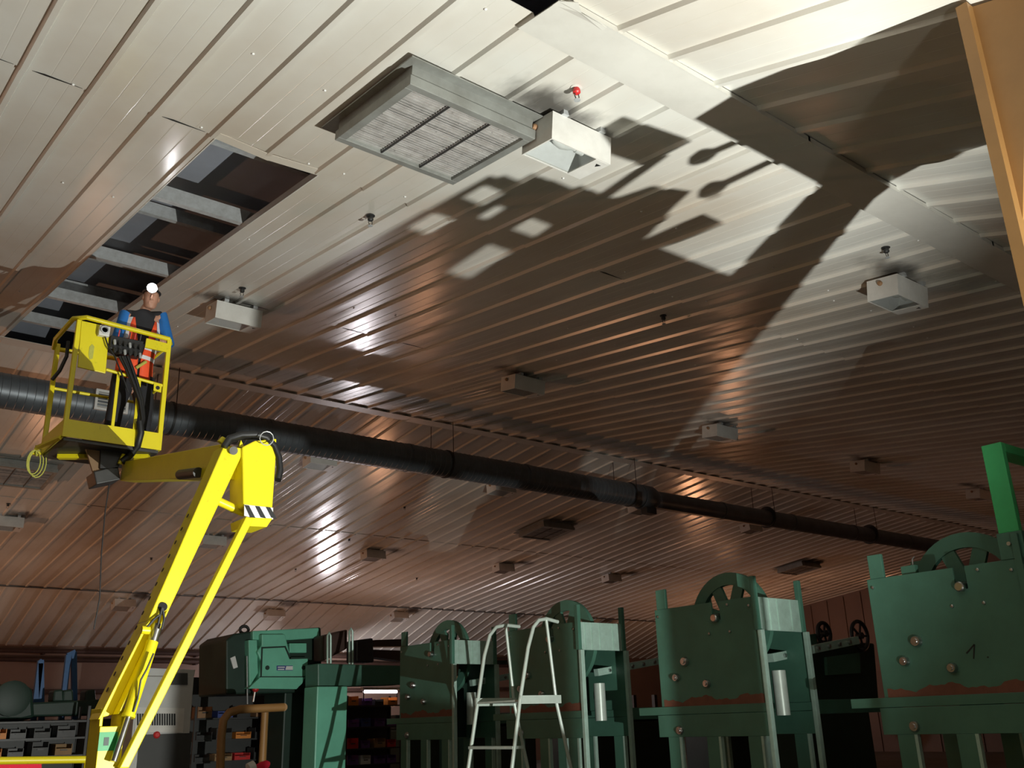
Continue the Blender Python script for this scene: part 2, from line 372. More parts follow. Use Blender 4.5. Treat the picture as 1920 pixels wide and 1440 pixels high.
# ------------------------------------------------------------------ luminaires (white boxes on the liner)
def make_luminaire(loc):
    t = thing('box_luminaire', '', 'light', loc, 'box luminaires on the ceiling')
    x, y, z = loc; L_, W_, H_ = .635, .37, .24; e = .012
    b = MB()                                                      # open-bottomed housing
    b.box((x-L_/2, y-W_/2, z-.275), (x+L_/2, y-W_/2+e, z-.035)); b.box((x-L_/2, y+W_/2-e, z-.275), (x+L_/2, y+W_/2, z-.035))
    b.box((x-L_/2, y-W_/2+e, z-.275), (x-L_/2+e, y+W_/2-e, z-.035)); b.box((x+L_/2-e, y-W_/2+e, z-.275), (x+L_/2, y+W_/2-e, z-.035))
    b.box((x-L_/2+e, y-W_/2+e, z-.05), (x+L_/2-e, y+W_/2-e, z-.035))
    b.build('housing', 'box_white', t)
    for s in (-1, 1): MB().box((x+s*.2-.03, y-W_/2-.03, z-.036), (x+s*.2+.03, y+W_/2+.03, z-.0)).build('mounting_bracket', 'galvanised', t)
    r = MB(); a0, a1 = (L_/2-.015, W_/2-.015), (.16, .06)
    P = [Vector((x+sx*a0[0], y+sy*a0[1], z-.26)) for sx, sy in ((-1,-1),(1,-1),(1,1),(-1,1))]; Q = [Vector((x+sx*a1[0], y+sy*a1[1], z-.075)) for sx, sy in ((-1,-1),(1,-1),(1,1),(-1,1))]
    r.add(P+Q, [(0,1,5,4),(1,2,6,5),(2,3,7,6),(3,0,4,7),(4,5,6,7)]); r.build('reflector', 'reflector', t)
    MB().lathe([(.012, 0), (.035, .03), (.05, .09), (.035, .16), (.018, .20), (.018, .25)], (x-.15, y, z-.15), (1, 0, 0), 14).build('bulb', 'print_white', t, smooth=True)
    MB().lathe([(.026, 0), (.026, .06), (.03, .06), (.03, .09)], (x+.09, y, z-.15), (1, 0, 0), 12).build('lampholder', 'print_white', t, smooth=True)
    g = MB().box((x-L_/2+.015, y-W_/2+.015, z-.272), (x+L_/2-.06, y+W_/2-.015, z-.268)).build('glass_pane', 'pane_glass', t)
    MB().box((x+L_/2-.15, y-W_/2+.012, z-.277), (x+L_/2-.012, y+W_/2-.012, z-.27)).build('gear_cover', 'box_white', t)
    MB().prism([(x+.22, y-.12, z-.279), (x+.27, y-.12, z-.279), (x+.245, y-.075, z-.279)], (0, 0, .002)).build('warning_mark', 'print_black', t)
    MB().lathe([(.028, 0), (.028, .02), (.018, .035)], (x-L_/2-.001, y+.02, z-.10), (-1, 0, 0), 10).build('cable_gland', 'wood', t, smooth=True)
    return t
LUM = [  # x, y, label
 (4.62, 4.84, 'large white box luminaire beside the grey louvred ventilator'),
 (9.62, 4.84, 'white box luminaire high at the right, nearest the flashing strip'),
 (4.52, 11.37, 'white box luminaire right of the worker in the basket'),
 (9.52, 11.37, 'white box luminaire above the long duct, mid ceiling'),
 (14.52, 11.37, 'white box luminaire in the near row, second right of the one above the duct'),
 (19.6, 11.37, 'small white box luminaire in the near row, below the dark ceiling patch'),
 (24.9, 11.37, 'faint box luminaire just left of the bright green frame'),
 (9.35, 18.15, 'box luminaire half hidden by the duct, right of the yellow knuckle'),
 (14.3, 18.1, 'box luminaire peeping out below the duct, mid picture'),
 (19.1, 18.0, 'small box luminaire touching the duct joint'),
 (24.2, 18.2, 'tiny box luminaire under the duct towards the end wall'),
 (4.6, 24.3, 'box luminaire at the left picture edge on the far ceiling'),
 (9.5, 24.3, 'box luminaire behind the thin yellow link of the boom'),
 (14.3, 24.2, 'box luminaire with a sooty patch beside the white ceiling glare'),
 (19.2, 24.3, 'box luminaire above the platform ladder'),
 (24.1, 24.35, 'box luminaire above the second green press from the left'),
 (9.4, 30.85, 'box luminaire low on the far slope behind the yellow boom'),
 (14.5, 31.05, 'box luminaire just above the mint green machine head'),
 (19.3, 30.75, 'box luminaire low on the far slope above the green gantry beam')]
lum0 = None
for i, (x, y, lb) in enumerate(LUM):
    loc = (x, y, zc(y)-.002)
    if lum0 is None: lum0 = make_luminaire(loc); o = lum0
    else: o = copy_tree(lum0, loc)
    relabel(o, lb)
    a = math.atan(.1233)*(1 if y < RY else -1)
    if y > SY: a = -math.radians(18.3)
    o.rotation_euler.x = a
# ------------------------------------------------------------------ louvred ventilators
def make_vent(loc):
    t = thing('louvre_ventilator', '', 'ventilator', loc, 'louvred ventilators in the ceiling')
    x, y, z = loc; a, b = .57, .55                                # half sizes of the lower frame
    MB().box((x-a-.06, y-b-.09, z-.012), (x+a+.10, y+b+.2, z-.0)).build('flange', 'vent_grey', t)
    f = MB()
    for (p, q) in (((x-a, y-b), (x+a, y-b+.02)), ((x-a, y+b-.02), (x+a, y+b)), ((x-a, y-b+.02), (x-a+.02, y+b-.02)), ((x+a-.02, y-b+.02), (x+a, y+b-.02))):
        f.box((*p, z-.165), (*q, z-.008))
    f.build('casing', 'vent_grey', t)
    f = MB(); e = .018
    for (p, q) in (((x-a-e, y-b-e), (x+a+e, y-b+.05)), ((x-a-e, y+b-.05), (x+a+e, y+b+e)), ((x-a-e, y-b+.05), (x-a+.05, y+b-.05)), ((x+a-.05, y-b+.05), (x+a+e, y+b-.05))):
        f.box((*p, z-.18), (*q, z-.10))
    f.build('frame', 'vent_grey', t, bevel=.004)
    bl = MB().hexa([(-a+.05, -.019, -.004), (a-.05, -.019, -.004), (a-.05, .019, .003), (-a+.05, .019, .003), (-a+.05, -.019, -.001), (a-.05, -.019, -.001), (a-.05, .019, .006), (-a+.05, .019, .006)]).mesh('louvre_blade'); bl.materials.append(MATS['blade_alu'])
    n = 30
    for i in range(n):
        o = bpy.data.objects.new('louvre_blade', bl); C.objects.link(o); o.parent = t; ORG[o] = Vector(loc)
        o.location = (0, -b+.065+i*(2*b-.13)/(n-1), -.15); o.rotation_euler.x = math.radians(random.choice((-6, -3, 0, 3, 5, 24 if i in (22, 27) else 2)))
    for s in (-.19, .19): MB().box((x+s-.006, y-b+.05, z-.177), (x+s+.006, y+b-.05, z-.163)).build('guide_bar', 'dark_steel', t)
    MB().box((x-a+.02, y-b+.02, z-.06), (x+a-.02, y+b-.02, z-.05)).build('baffle', 'dark_steel', t)
    return t
v0 = make_vent((3.70, 5.41, zc(5.41)-.037)); relabel(v0, 'large grey louvred ventilator in the bright ceiling at the top'); v0.rotation_euler.x = math.atan(.1233)
for x, y, lb in ((4.1, 21.1, 'dark ventilator box at the left picture edge on the far ceiling'), (17.9, 20.6, 'ventilator box with a pale side on the far ceiling, mid picture'), (30.8, 21.2, 'dim ventilator patch on the far ceiling above the second press from the right')):
    o = copy_tree(v0, (x, y, zc(y)-.037)); relabel(o, lb); o.rotation_euler.x = -math.atan(.1233)
# ------------------------------------------------------------------ sprinkler heads
def make_sprinkler(loc, red=False):
    t = thing('sprinkler_head', '', 'sprinkler', loc, 'sprinkler heads in the ceiling')
    x, y, z = loc
    MB().lathe([(.045, 0), (.045, -.006), (.02, -.012)], (x, y, z), (0, 0, 1), 14).build('rosette', 'trim_white' if red else 'dark_steel', t, smooth=True)
    MB().lathe([(.02, -.006), (.03, -.03), (.03, -.05), (.02, -.06)], (x, y, z), (0, 0, 1), 12).build('body', 'red_paint' if red else 'dark_steel', t, smooth=True)
    f = MB()
    for s in (-1, 1): f.tube([(x+s*.016, y, z-.055), (x+s*.022, y, z-.085), (x+s*.006, y, z-.115)], .004, 6)
    f.build('yoke', 'dark_steel', t)
    MB().lathe([(.006, -.11), (.026, -.115), (.026, -.119), (.004, -.121)], (x, y, z), (0, 0, 1), 12).build('deflector', 'galvanised', t, smooth=True)
    return t
s1 = make_sprinkler((4.25, 4.33, zc(4.33)), True); relabel(s1, 'red sprinkler head above the large white luminaire')
s2 = make_sprinkler((4.33, 7.5, zc(7.5))); relabel(s2, 'dark sprinkler head right of the ceiling opening')
for x, y, lb in ((8.64, 4.4, 'dark sprinkler head above the right-hand white luminaire'), (4.29, 10.6, 'dark sprinkler head above the luminaire beside the worker'),
                 (8.72, 7.55, 'dark sprinkler head alone in the dim middle of the near ceiling'), (12.99, 20.45, 'sprinkler head on the far ceiling below the duct'),
                 (13.05, 23.38, 'sprinkler head in the white glare on the far ceiling'), (13.0, 26.5, 'sprinkler head below the white glare, left of centre'),
                 (4.39, 23.35, 'sprinkler head above the luminaire at the left picture edge'), (8.73, 26.6, 'sprinkler head on the far ceiling left of the boom'),
                 (17.36, 26.55, 'sprinkler head on the far ceiling above the leftmost press')):
    relabel(copy_tree(s2, (x, y, zc(y))), lb)
# ------------------------------------------------------------------ ventilation duct under the ridge
DY, DZ, DR = 15.6, 5.03, .275
dt = thing('spiral_duct', 'long dark grey round ventilation duct hanging below the ridge', 'duct', (0, DY, DZ))
cuts = [-6, -2.0, 1.0, 4.0, 7.0, 10.0, 13.0, 16.6]
for a, b in zip(cuts, cuts[1:]):
    pr = []; n = int((b-a)/.12)
    for i in range(n+1):
        h = a+(b-a)*i/n; pr += [(DR, h-.004), (DR+.006, h), (DR, h+.004)]
    MB().lathe([(DR-.005, a)]+pr[1:-1]+[(DR-.005, b-.001)], (0, DY, DZ), (1, 0, 0), 28).build('duct_section', 'duct_steel', dt, smooth=True)
    MB().lathe([(DR+.004, b-.05), (DR+.014, b-.05), (DR+.014, b+.03), (DR+.004, b+.03)], (0, DY, DZ), (1, 0, 0), 28).build('coupling', 'duct_steel', dt, smooth=True)
for a, b in ((16.6, 19.6), (19.6, 22.6), (22.6, 25.6), (25.6, 28.6), (28.6, 31.0)):
    MB().lathe([(.22, a), (.22, b)], (0, DY, DZ-.03), (1, 0, 0), 24).build('duct_section', 'duct_steel', dt, smooth=True)
    MB().lathe([(.224, b-.05), (.234, b-.05), (.234, b+.03), (.224, b+.03)], (0, DY, DZ-.03), (1, 0, 0), 24).build('coupling', 'duct_steel', dt, smooth=True)
MB().lathe([(DR, 16.55), (.30, 16.6), (.30, 16.9), (.22, 17.1)], (0, DY, DZ-.02), (1, 0, 0), 28).build('reducer', 'duct_steel', dt, smooth=True)
MB().cbox((16.75, DY-.1, DZ-.36), (.34, .2, .16)).build('damper_box', 'dark_steel', dt, bevel=.01)
for x in (1.5, 5.2, 10.9, 16.2, 21.5, 26.5):
    for s in (-1, 1):
        MB().tube([(x-.18*(s > 0), DY+s*.27, zc(DY+s*.27)), (x-.18*(s > 0), DY+s*(DR+.004), DZ)], .008, 6).build('hanger_rod', 'brown_pipe', dt)
    MB().lathe([(DR+.012, -.02), (DR+.018, -.02), (DR+.018, .02), (DR+.012, .02)], (x, DY, DZ), (1, 0, 0), 28).build('hanger_band', 'dark_steel', dt, smooth=True)
# supply register on the duct
a = AY(186, 742, DY-.30); b = AY(207, 776, DY-.30); cx = (a.x+b.x)/2+.1; cz = DZ+.02
rg = thing('air_register', 'white framed air register on the side of the duct behind the basket', 'register', (cx, DY-DR, cz))
f = MB(); hw, hh = .26, .17
f.box((cx-hw, DY-DR-.05, cz-hh), (cx+hw, DY-DR-.0, cz-hh+.04)); f.box((cx-hw, DY-DR-.05, cz+hh-.04), (cx+hw, DY-DR, cz+hh)); f.box((cx-hw, DY-DR-.05, cz-hh+.04), (cx-hw+.04, DY-DR, cz+hh-.04)); f.box((cx+hw-.04, DY-DR-.05, cz-hh+.04), (cx+hw, DY-DR, cz+hh-.04))
f.build('frame', 'print_white', rg)
for i in range(5): MB().cbox((cx, DY-DR-.02, cz-.11+i*.055), (hw*2-.08, .03, .012)).build('register_blade', 'box_white', rg)
# ------------------------------------------------------------------ boom lift
BY = 6.4; BASK = 9.2
bl = thing('boom_lift', 'yellow articulated boom lift with a work basket, at the left', 'boom lift', (1.9, BY, FLR))
def quad_box(pts, Y, depth): return MB().prism([AY(px, py, Y) for px, py in pts], (0, depth, 0))
# chassis and turret (below the frame)
ch = MB().box((.8, 5.9, FLR+.28), (3.1, 7.3, FLR+.62)).build('chassis', 'lift_yellow', bl, bevel=.04)
for sx in (1.15, 2.75):
    for sy in (5.82, 7.38):
        wlo = MB().lathe([(.30, -.12), (.34, -.08), (.34, .08), (.30, .12)], (sx, sy, FLR+.34), (0, 1, 0), 24).build('wheel', 'black_rubber', bl, smooth=True)
        MB().lathe([(.17, -.13), (.17, .13)], (sx, sy, FLR+.34), (0, 1, 0), 18).build('hub', 'lift_yellow', wlo, smooth=True)
MB().box((1.5, 6.1, FLR+.62), (2.4, 7.0, FLR+.95)).build('turret', 'lift_yellow', bl, bevel=.04)
# riser: two cheek plates with a front plate and a notch at the top
p0 = AY(179, 1440, BY); p1 = AY(226, 1440, BY); zt = AY(183, 1328, BY).z; zn = AY(200, 1362, BY).z
rz = FLR+.9
ri = MB().box((p0.x, BY, rz), (p1.x, BY+.02, zn)).box((p0.x, BY+.02, rz), (p0.x+.02, BY+.22, zt)).box((p1.x-.02, BY+.02, rz), (p1.x, BY+.22, zt)).box((p0.x+.02, BY+.20, rz), (p1.x-.02, BY+.22, zn)).build('riser', 'lift_yellow', bl, bevel=.004)
q0 = AY(187, 1373, BY-.004); q1 = AY(218, 1407, BY-.004)
MB().box((q0.x, BY-.003, q1.z), (q1.x, BY, q0.z)).build('decal', 'label_green', ri)
MB().box((q0.x+.03, BY-.005, q1.z+.03), (q1.x-.05, BY-.003, q0.z-.03)).build('decal_print', 'dark_green', ri)
# main boom: hollow box upper half, open channel lower half
def bpts(L): return [AY(px, py, BY) for px, py in L]
TL, TR = AY(420, 835, BY), AY(460, 841, BY); ML, MR = AY(276, 1165, BY), AY(318, 1142, BY); LL, LR = AY(184, 1349, BY), AY(226, 1338, BY)
D = .19
mb_ = MB().prism([TL, TR, MR, ML], (0, D, 0)).build('main_boom', 'lift_yellow', bl, bevel=.008)
lo = MB()
dirv = (LL-ML).normalized(); wv = (LR-LL)
lo.prism([ML, ML+wv*.16, LL+wv*.16, LL], (0, D, 0)); lo.prism([MR-wv*.12, MR, LR, LR-wv*.12], (0, D, 0)); 
lo.prism([ML+Vector((0, D*.55, 0))+wv*.16, MR+Vector((0, D*.55, 0))-wv*.12, LR+Vector((0, D*.55, 0))-wv*.12, LL+Vector((0, D*.55, 0))+wv*.16], (0, .015, 0))
lo.build('boom_channel', 'lift_yellow', bl, bevel=.004)
# row of holes printed along the shaded side of the boom
for i in range(13):
    p = TL.lerp(LL, .28+i*.052) + Vector((-.001, D*.45, 0)); nrm = Vector((-(TL-LL).z, 0, (TL-LL).x)).normalized()
    MB().lathe([(.016, 0), (.016, .002)], p, nrm, 8).build('boom_hole', 'print_black', mb_)
# cylinder
c0 = AY(296, 1170, BY+.03); c1 = AY(286, 1203, BY+.03); c2 = AY(241, 1342, BY-.02); c3 = AY(213, 1428, BY-.05)
cyl = MB().tube([c1, c2], .037, 18).build('hydraulic_cylinder', 'lift_yellow', bl, smooth=True)
MB().tube([c0, c1], .033, 14).build('cylinder_head', 'steel', cyl, smooth=True)
MB().tube([c2, c3], .02, 14).build('piston_rod', 'steel', cyl, smooth=True)
MB().tube([c2+(c1-c2)*.02, c2-(c1-c2)*.02], .042, 18).build('gland', 'lift_yellow', cyl, smooth=True)
MB().tube([AY(265, 1181, BY-.02), AY(280, 1182, BY-.02)], .026, 14).build('pivot_pin', 'lift_yellow', bl, smooth=True)
MB().tube([AY(305, 1138, BY-.01), AY(305, 1138, BY+.05)], .03, 18).build('hose_port', 'black_rubber', bl, smooth=True)
for k, pts in enumerate(([(304, 1140), (300, 1155), (296, 1172)], [(305, 1140), (308, 1160), (303, 1180)], [(303, 1150), (288, 1162), (276, 1176)])):
    MB().tube([AY(px, py, BY-.03) for px, py in pts], .008, 6).build('hydraulic_hose', 'black_rubber', bl, smooth=True)
MB().tube([AY(px, py, BY-.06) for px, py in ((288, 1225), (275, 1255), (264, 1275), (258, 1310), (250, 1335))], .006, 6).build('hydraulic_hose', 'black_rubber', bl, smooth=True)
# parallel link
MB().prism([AY(462, 968, BY-.06), AY(476, 972, BY-.06), AY(242, 1440, BY-.06), AY(224, 1440, BY-.06)], (0, .06, 0)).build('levelling_link', 'lift_yellow', bl, bevel=.006)
e0 = AY(233, 1440, BY-.015); MB().bar(e0, e0+Vector((-.12, 0, -.8)), .07, .06).build('levelling_link', 'lift_yellow', bl)
# knuckle: the bent box at the top right
kn = quad_box([(454, 838), (478, 826), (519, 822), (517, 868), (511, 957), (456, 950)], BY-.02, .24).build('knuckle', 'lift_yellow', bl, bevel=.01)
kb = quad_box([(460, 970), (511, 972), (500, 988), (462, 986)], BY-.03, .26).build('knuckle_foot', 'lift_yellow', bl)
sp = quad_box([(458, 946), (512, 952), (512, 974), (458, 968)], BY-.028, .006).build('hazard_plate', 'print_white', kn)
for i in range(3):
    xx = 459+i*20
    quad_box([(xx, 947+i*1.8), (xx+8, 948+i*1.8), (xx+20, 971+i*.6), (xx+10, 969+i*.6)], BY-.034, .006).build('hazard_stripe', 'print_black', sp)
MB().tube([AY(406, 938, BY+.1), AY(458, 962, BY+.1)], .03, 14).build('cross_tube', 'lift_yellow', bl, smooth=True)
MB().tube([AY(438, 845, BY-.04), AY(438, 845, BY+.26)], .03, 18).build('pivot_pin', 'steel', bl, smooth=True)
quad_box([(420, 834), (410, 826), (417, 818), (428, 824), (430, 836)], BY+.02, .03).build('hinge_ear', 'lift_yellow', bl)
quad_box([(448, 838), (452, 825), (458, 838)], BY+.02, .03).build('hinge_ear', 'lift_yellow', bl)
hp = [(420, 838), (430, 822), (452, 815), (480, 814), (500, 820), (515, 836), (523, 858), (525, 880), (521, 898)]
for k in range(3): MB().tube([AY(px, py+k*2, BY-.02+k*.05) for px, py in hp], .024, 10).build('hose_bundle', 'black_rubber', bl, smooth=True)
MB().tube([AY(500+13*math.cos(t), 822+13*math.sin(t), BY-.07) for t in [i*2*PI/12 for i in range(12)]], .004, 5, closed=True).build('hose_tie', 'galvanised', bl)
# jib towards the basket
JY = BASK+.22
ja, jb = [AY(px, py, BY+.12) for px, py in ((412, 833), (366, 890))], [AY(px, py, JY) for px, py in ((229, 866), (222, 901))]
jx = Vector((.15, 0, 0)); ja[1].x = ja[0].x; jb[1].x = jb[0].x
MB().hexa([ja[0], jb[0], jb[0]+jx, ja[0]+jx, ja[1], jb[1], jb[1]+jx, ja[1]+jx]).build('jib', 'lift_yellow', bl, bevel=.006)
quad_box([(176, 884), (222, 873), (226, 899), (181, 908)], JY-.06, .26).build('jib_head', 'dark_steel', bl, bevel=.01)
MB().tube([AY(338, 890, BY+1.0), AY(372, 886, BY+.5)], .04, 14).build('jib_cylinder_end', 'dark_steel', bl, smooth=True)
MB().tube([AY(205, 908, JY), AY(197, 960, JY), AY(190, 1040, JY), AY(187, 1120, JY), AY(176, 1180, JY)], .006, 6).build('hanging_cable', 'black_rubber', bl)
quad_box([(154, 818), (242, 832), (226, 862), (205, 890), (176, 890)], JY-.02, .03).build('basket_bracket', 'ochre_dark', bl)  # dim side of the yellow bracket put into a darker colour
quad_box([(190, 838), (232, 842), (222, 878), (188, 878)], JY-.06, .04).build('rotator', 'black_plastic', bl)
MB().tube([AY(232, 852, JY-.09), AY(224, 870, JY-.09)], .02, 8).build('latch_lever', 'lift_yellow', bl)
MB().tube([AY(262, 790, BASK-.06), AY(264, 812, BASK-.06), AY(258, 835, BASK-.02), AY(243, 855, BASK+.1), AY(228, 866, JY-.1)], .035, 10).build('hose_bundle', 'black_rubber', bl, smooth=True)
# ---- work basket
bk = bl
FZ, TZ = 2.62, 3.80
xL, xR = 2.11, 2.985; yF, yB = BASK, BASK+.75
def rail(a, b, r=.02, n='rail'): return MB().tube([a, b], r, 10).build(n, 'lift_yellow', bk, smooth=True)
fl = MB().box((xL, yF, FZ-.03), (xR, yB, FZ)).build('basket_floor', 'dark_steel', bk)
for (x, y) in ((xL, yF), (xR, yF), (xL, yB), (xR, yB)): MB().cbox((x, y, (FZ+TZ)/2), (.045, .045, TZ-FZ)).build('corner_post', 'lift_yellow', bk, bevel=.006)
MB().tube([(xL-.03, yB+.02, TZ-.05), (xL-.05, yB-.1, TZ+.01), (xL-.03, yF+.1, TZ+.045), (xL+.06, yF-.01, TZ+.04), (xR, yF-.01, TZ+.0), (xR+.05, yF+.1, TZ), (xR+.03, yB, TZ-.02), (xL, yB+.02, TZ-.05)], .024, 10).build('top_rail', 'lift_yellow', bk, smooth=True)
MB().box((xL-.02, yF-.025, FZ-.0), (xR+.02, yF-.015, FZ+.17)).build('toe_board', 'lift_yellow', bk)
MB().box((xL-.02, yF, FZ), (xL-.01, yB, FZ+.17)).build('toe_board', 'lift_yellow', bk); MB().box((xR+.01, yF, FZ), (xR+.02, yB, FZ+.17)).build('toe_board', 'lift_yellow', bk)
MB().box((xL, yB, FZ), (xR, yB+.01, FZ+.17)).build('toe_board', 'lift_yellow', bk)
zmid = AY(250, 708, yF).z
rail((xL+.3, yF, zmid+.03), (xR, yF, zmid-.03), .016, 'mid_rail'); rail((xL, yB, zmid), (xR, yB, zmid), .016, 'mid_rail'); rail((xR, yF, zmid), (xR, yB, zmid), .016, 'mid_rail')
for px in (217, 258): 
    p = AY(px, 745, yF); MB().cbox((p.x, yF, (FZ+.17+zmid)/2), (.028, .02, zmid-FZ-.17)).build('baluster', 'lift_yellow', bk)
pn = MB().prism([AY(px, py, yF-.03) for px, py in ((153, 601), (206, 613), (198, 700), (146, 688))], (0, .02, 0)).build('side_panel', 'lift_yellow', bk, bevel=.004)
MB().prism([AY(px, py, yF-.034) for px, py in ((168, 650), (173, 645), (177, 650), (174, 672), (168, 674), (166, 664))], (0, .003, 0)).build('decal', 'rope_yellow', pn)
MB().prism([AY(px, py, yF-.03) for px, py in ((275, 634), (318, 645), (312, 660), (272, 651))], (0, .02, 0)).build('front_panel', 'lift_yellow', bk)
rp = MB().prism([AY(px, py, yF-.02) for px, py in ((289, 717), (304, 720), (302, 736), (288, 732))], (0, .012, 0)).build('anchor_plate', 'lift_yellow', bk)
MB().lathe([(.02, 0), (.02, .004)], AY(296, 727, yF-.024), (0, 1, 0), 12).build('anchor_hole', 'print_black', rp)
# socket box on the rail
sb = MB().prism([AY(px, py, yF-.10) for px, py in ((188, 609), (208, 613), (205, 631), (185, 627))], (0, .06, 0)).build('socket_box', 'box_white', bk, bevel=.006)
MB().lathe([(.035, 0), (.04, -.02), (.028, -.02), (.026, 0)], AY(196, 619, yF-.10), (0, 1, 0), 16).build('socket_ring', 'galvanised', sb, smooth=True)
MB().tube([AY(197, 632, yF-.08), AY(203, 650, yF-.09), AY(215, 668, yF-.09), AY(228, 700, yF-.09), AY(240, 735, yF-.07)], .008, 6).build('cable', 'black_rubber', bk, smooth=True)
# valve bank
cb = MB().prism([AY(px, py, yF-.05) for px, py in ((208, 628), (270, 640), (264, 668), (224, 662), (206, 652))], (0, .12, 0)).build('control_panel', 'black_plastic', bk, bevel=.006)
for i in range(6):
    for j in range(2):
        p = AY(215+i*9.5, 638+j*15+i*2, yF-.07)
        MB().lathe([(.014, 0), (.014, -.05), (.008, -.06)], p, (0, .5, 1), 8).build('valve_spool', 'dark_steel' if (i+j) % 3 else 'galvanised', cb, smooth=True)
for i in range(5):
    p = AY(222+i*10, 632+i*2.2, yF-.02); MB().tube([p, p+Vector((0, -.02, .07))], .007, 6).build('control_lever', 'red_paint' if i in (0, 3) else 'black_plastic', cb)
hs = [(232, 668), (242, 690), (254, 722), (264, 752), (268, 785), (262, 812)]
for k in range(4): MB().tube([AY(px+(k-1.5)*5*(1-i/5), py, yF-.05-.02*(k % 2)) for i, (px, py) in enumerate(hs)], .017, 8).build('control_hose', 'black_rubber', bk, smooth=True)
MB().tube([AY(px, py, yF+.35) for px, py in ((128, 640), (125, 668), (112, 695), (98, 712))], .018, 8).build('loose_hose', 'black_rubber', bk, smooth=True)
MB().bar((xL-.02, yF+.02, FZ), AY(68, 840, yB-.1), .04, .03).build('step_arm', 'lift_yellow', bk); MB().bar((xL-.02, yB-.02, FZ), AY(60, 848, yB), .04, .03).build('step_arm', 'lift_yellow', bk)
MB().bar((xL+.1, yB-.2, FZ-.04), (xR-.05, yF+.1, FZ-.04), .07, .06, (0, 0, 1)).build('floor_bearer', 'lift_yellow', bk)
rpz = AY(66, 846, yB-.05)
rp = thing('rope_coil', 'pale yellow rope loop hanging from the lower corner of the basket', 'rope', rpz)
for k in range(3): MB().tube([rpz+Vector((.06*math.sin(t)*(1+.15*k)+.02*k, .01*k, -.11+.12*math.cos(t)*(1+.1*k))) for t in [i*2*PI/16 for i in range(16)]], .006, 6, closed=True).build('rope_loop', 'rope_yellow', rp)
MB().tube([rpz+Vector((0, 0, .06)), rpz+Vector((.01, 0, 0)), rpz+Vector((.02, 0, -.05))], .008, 6).build('knot', 'rope_yellow', rp)
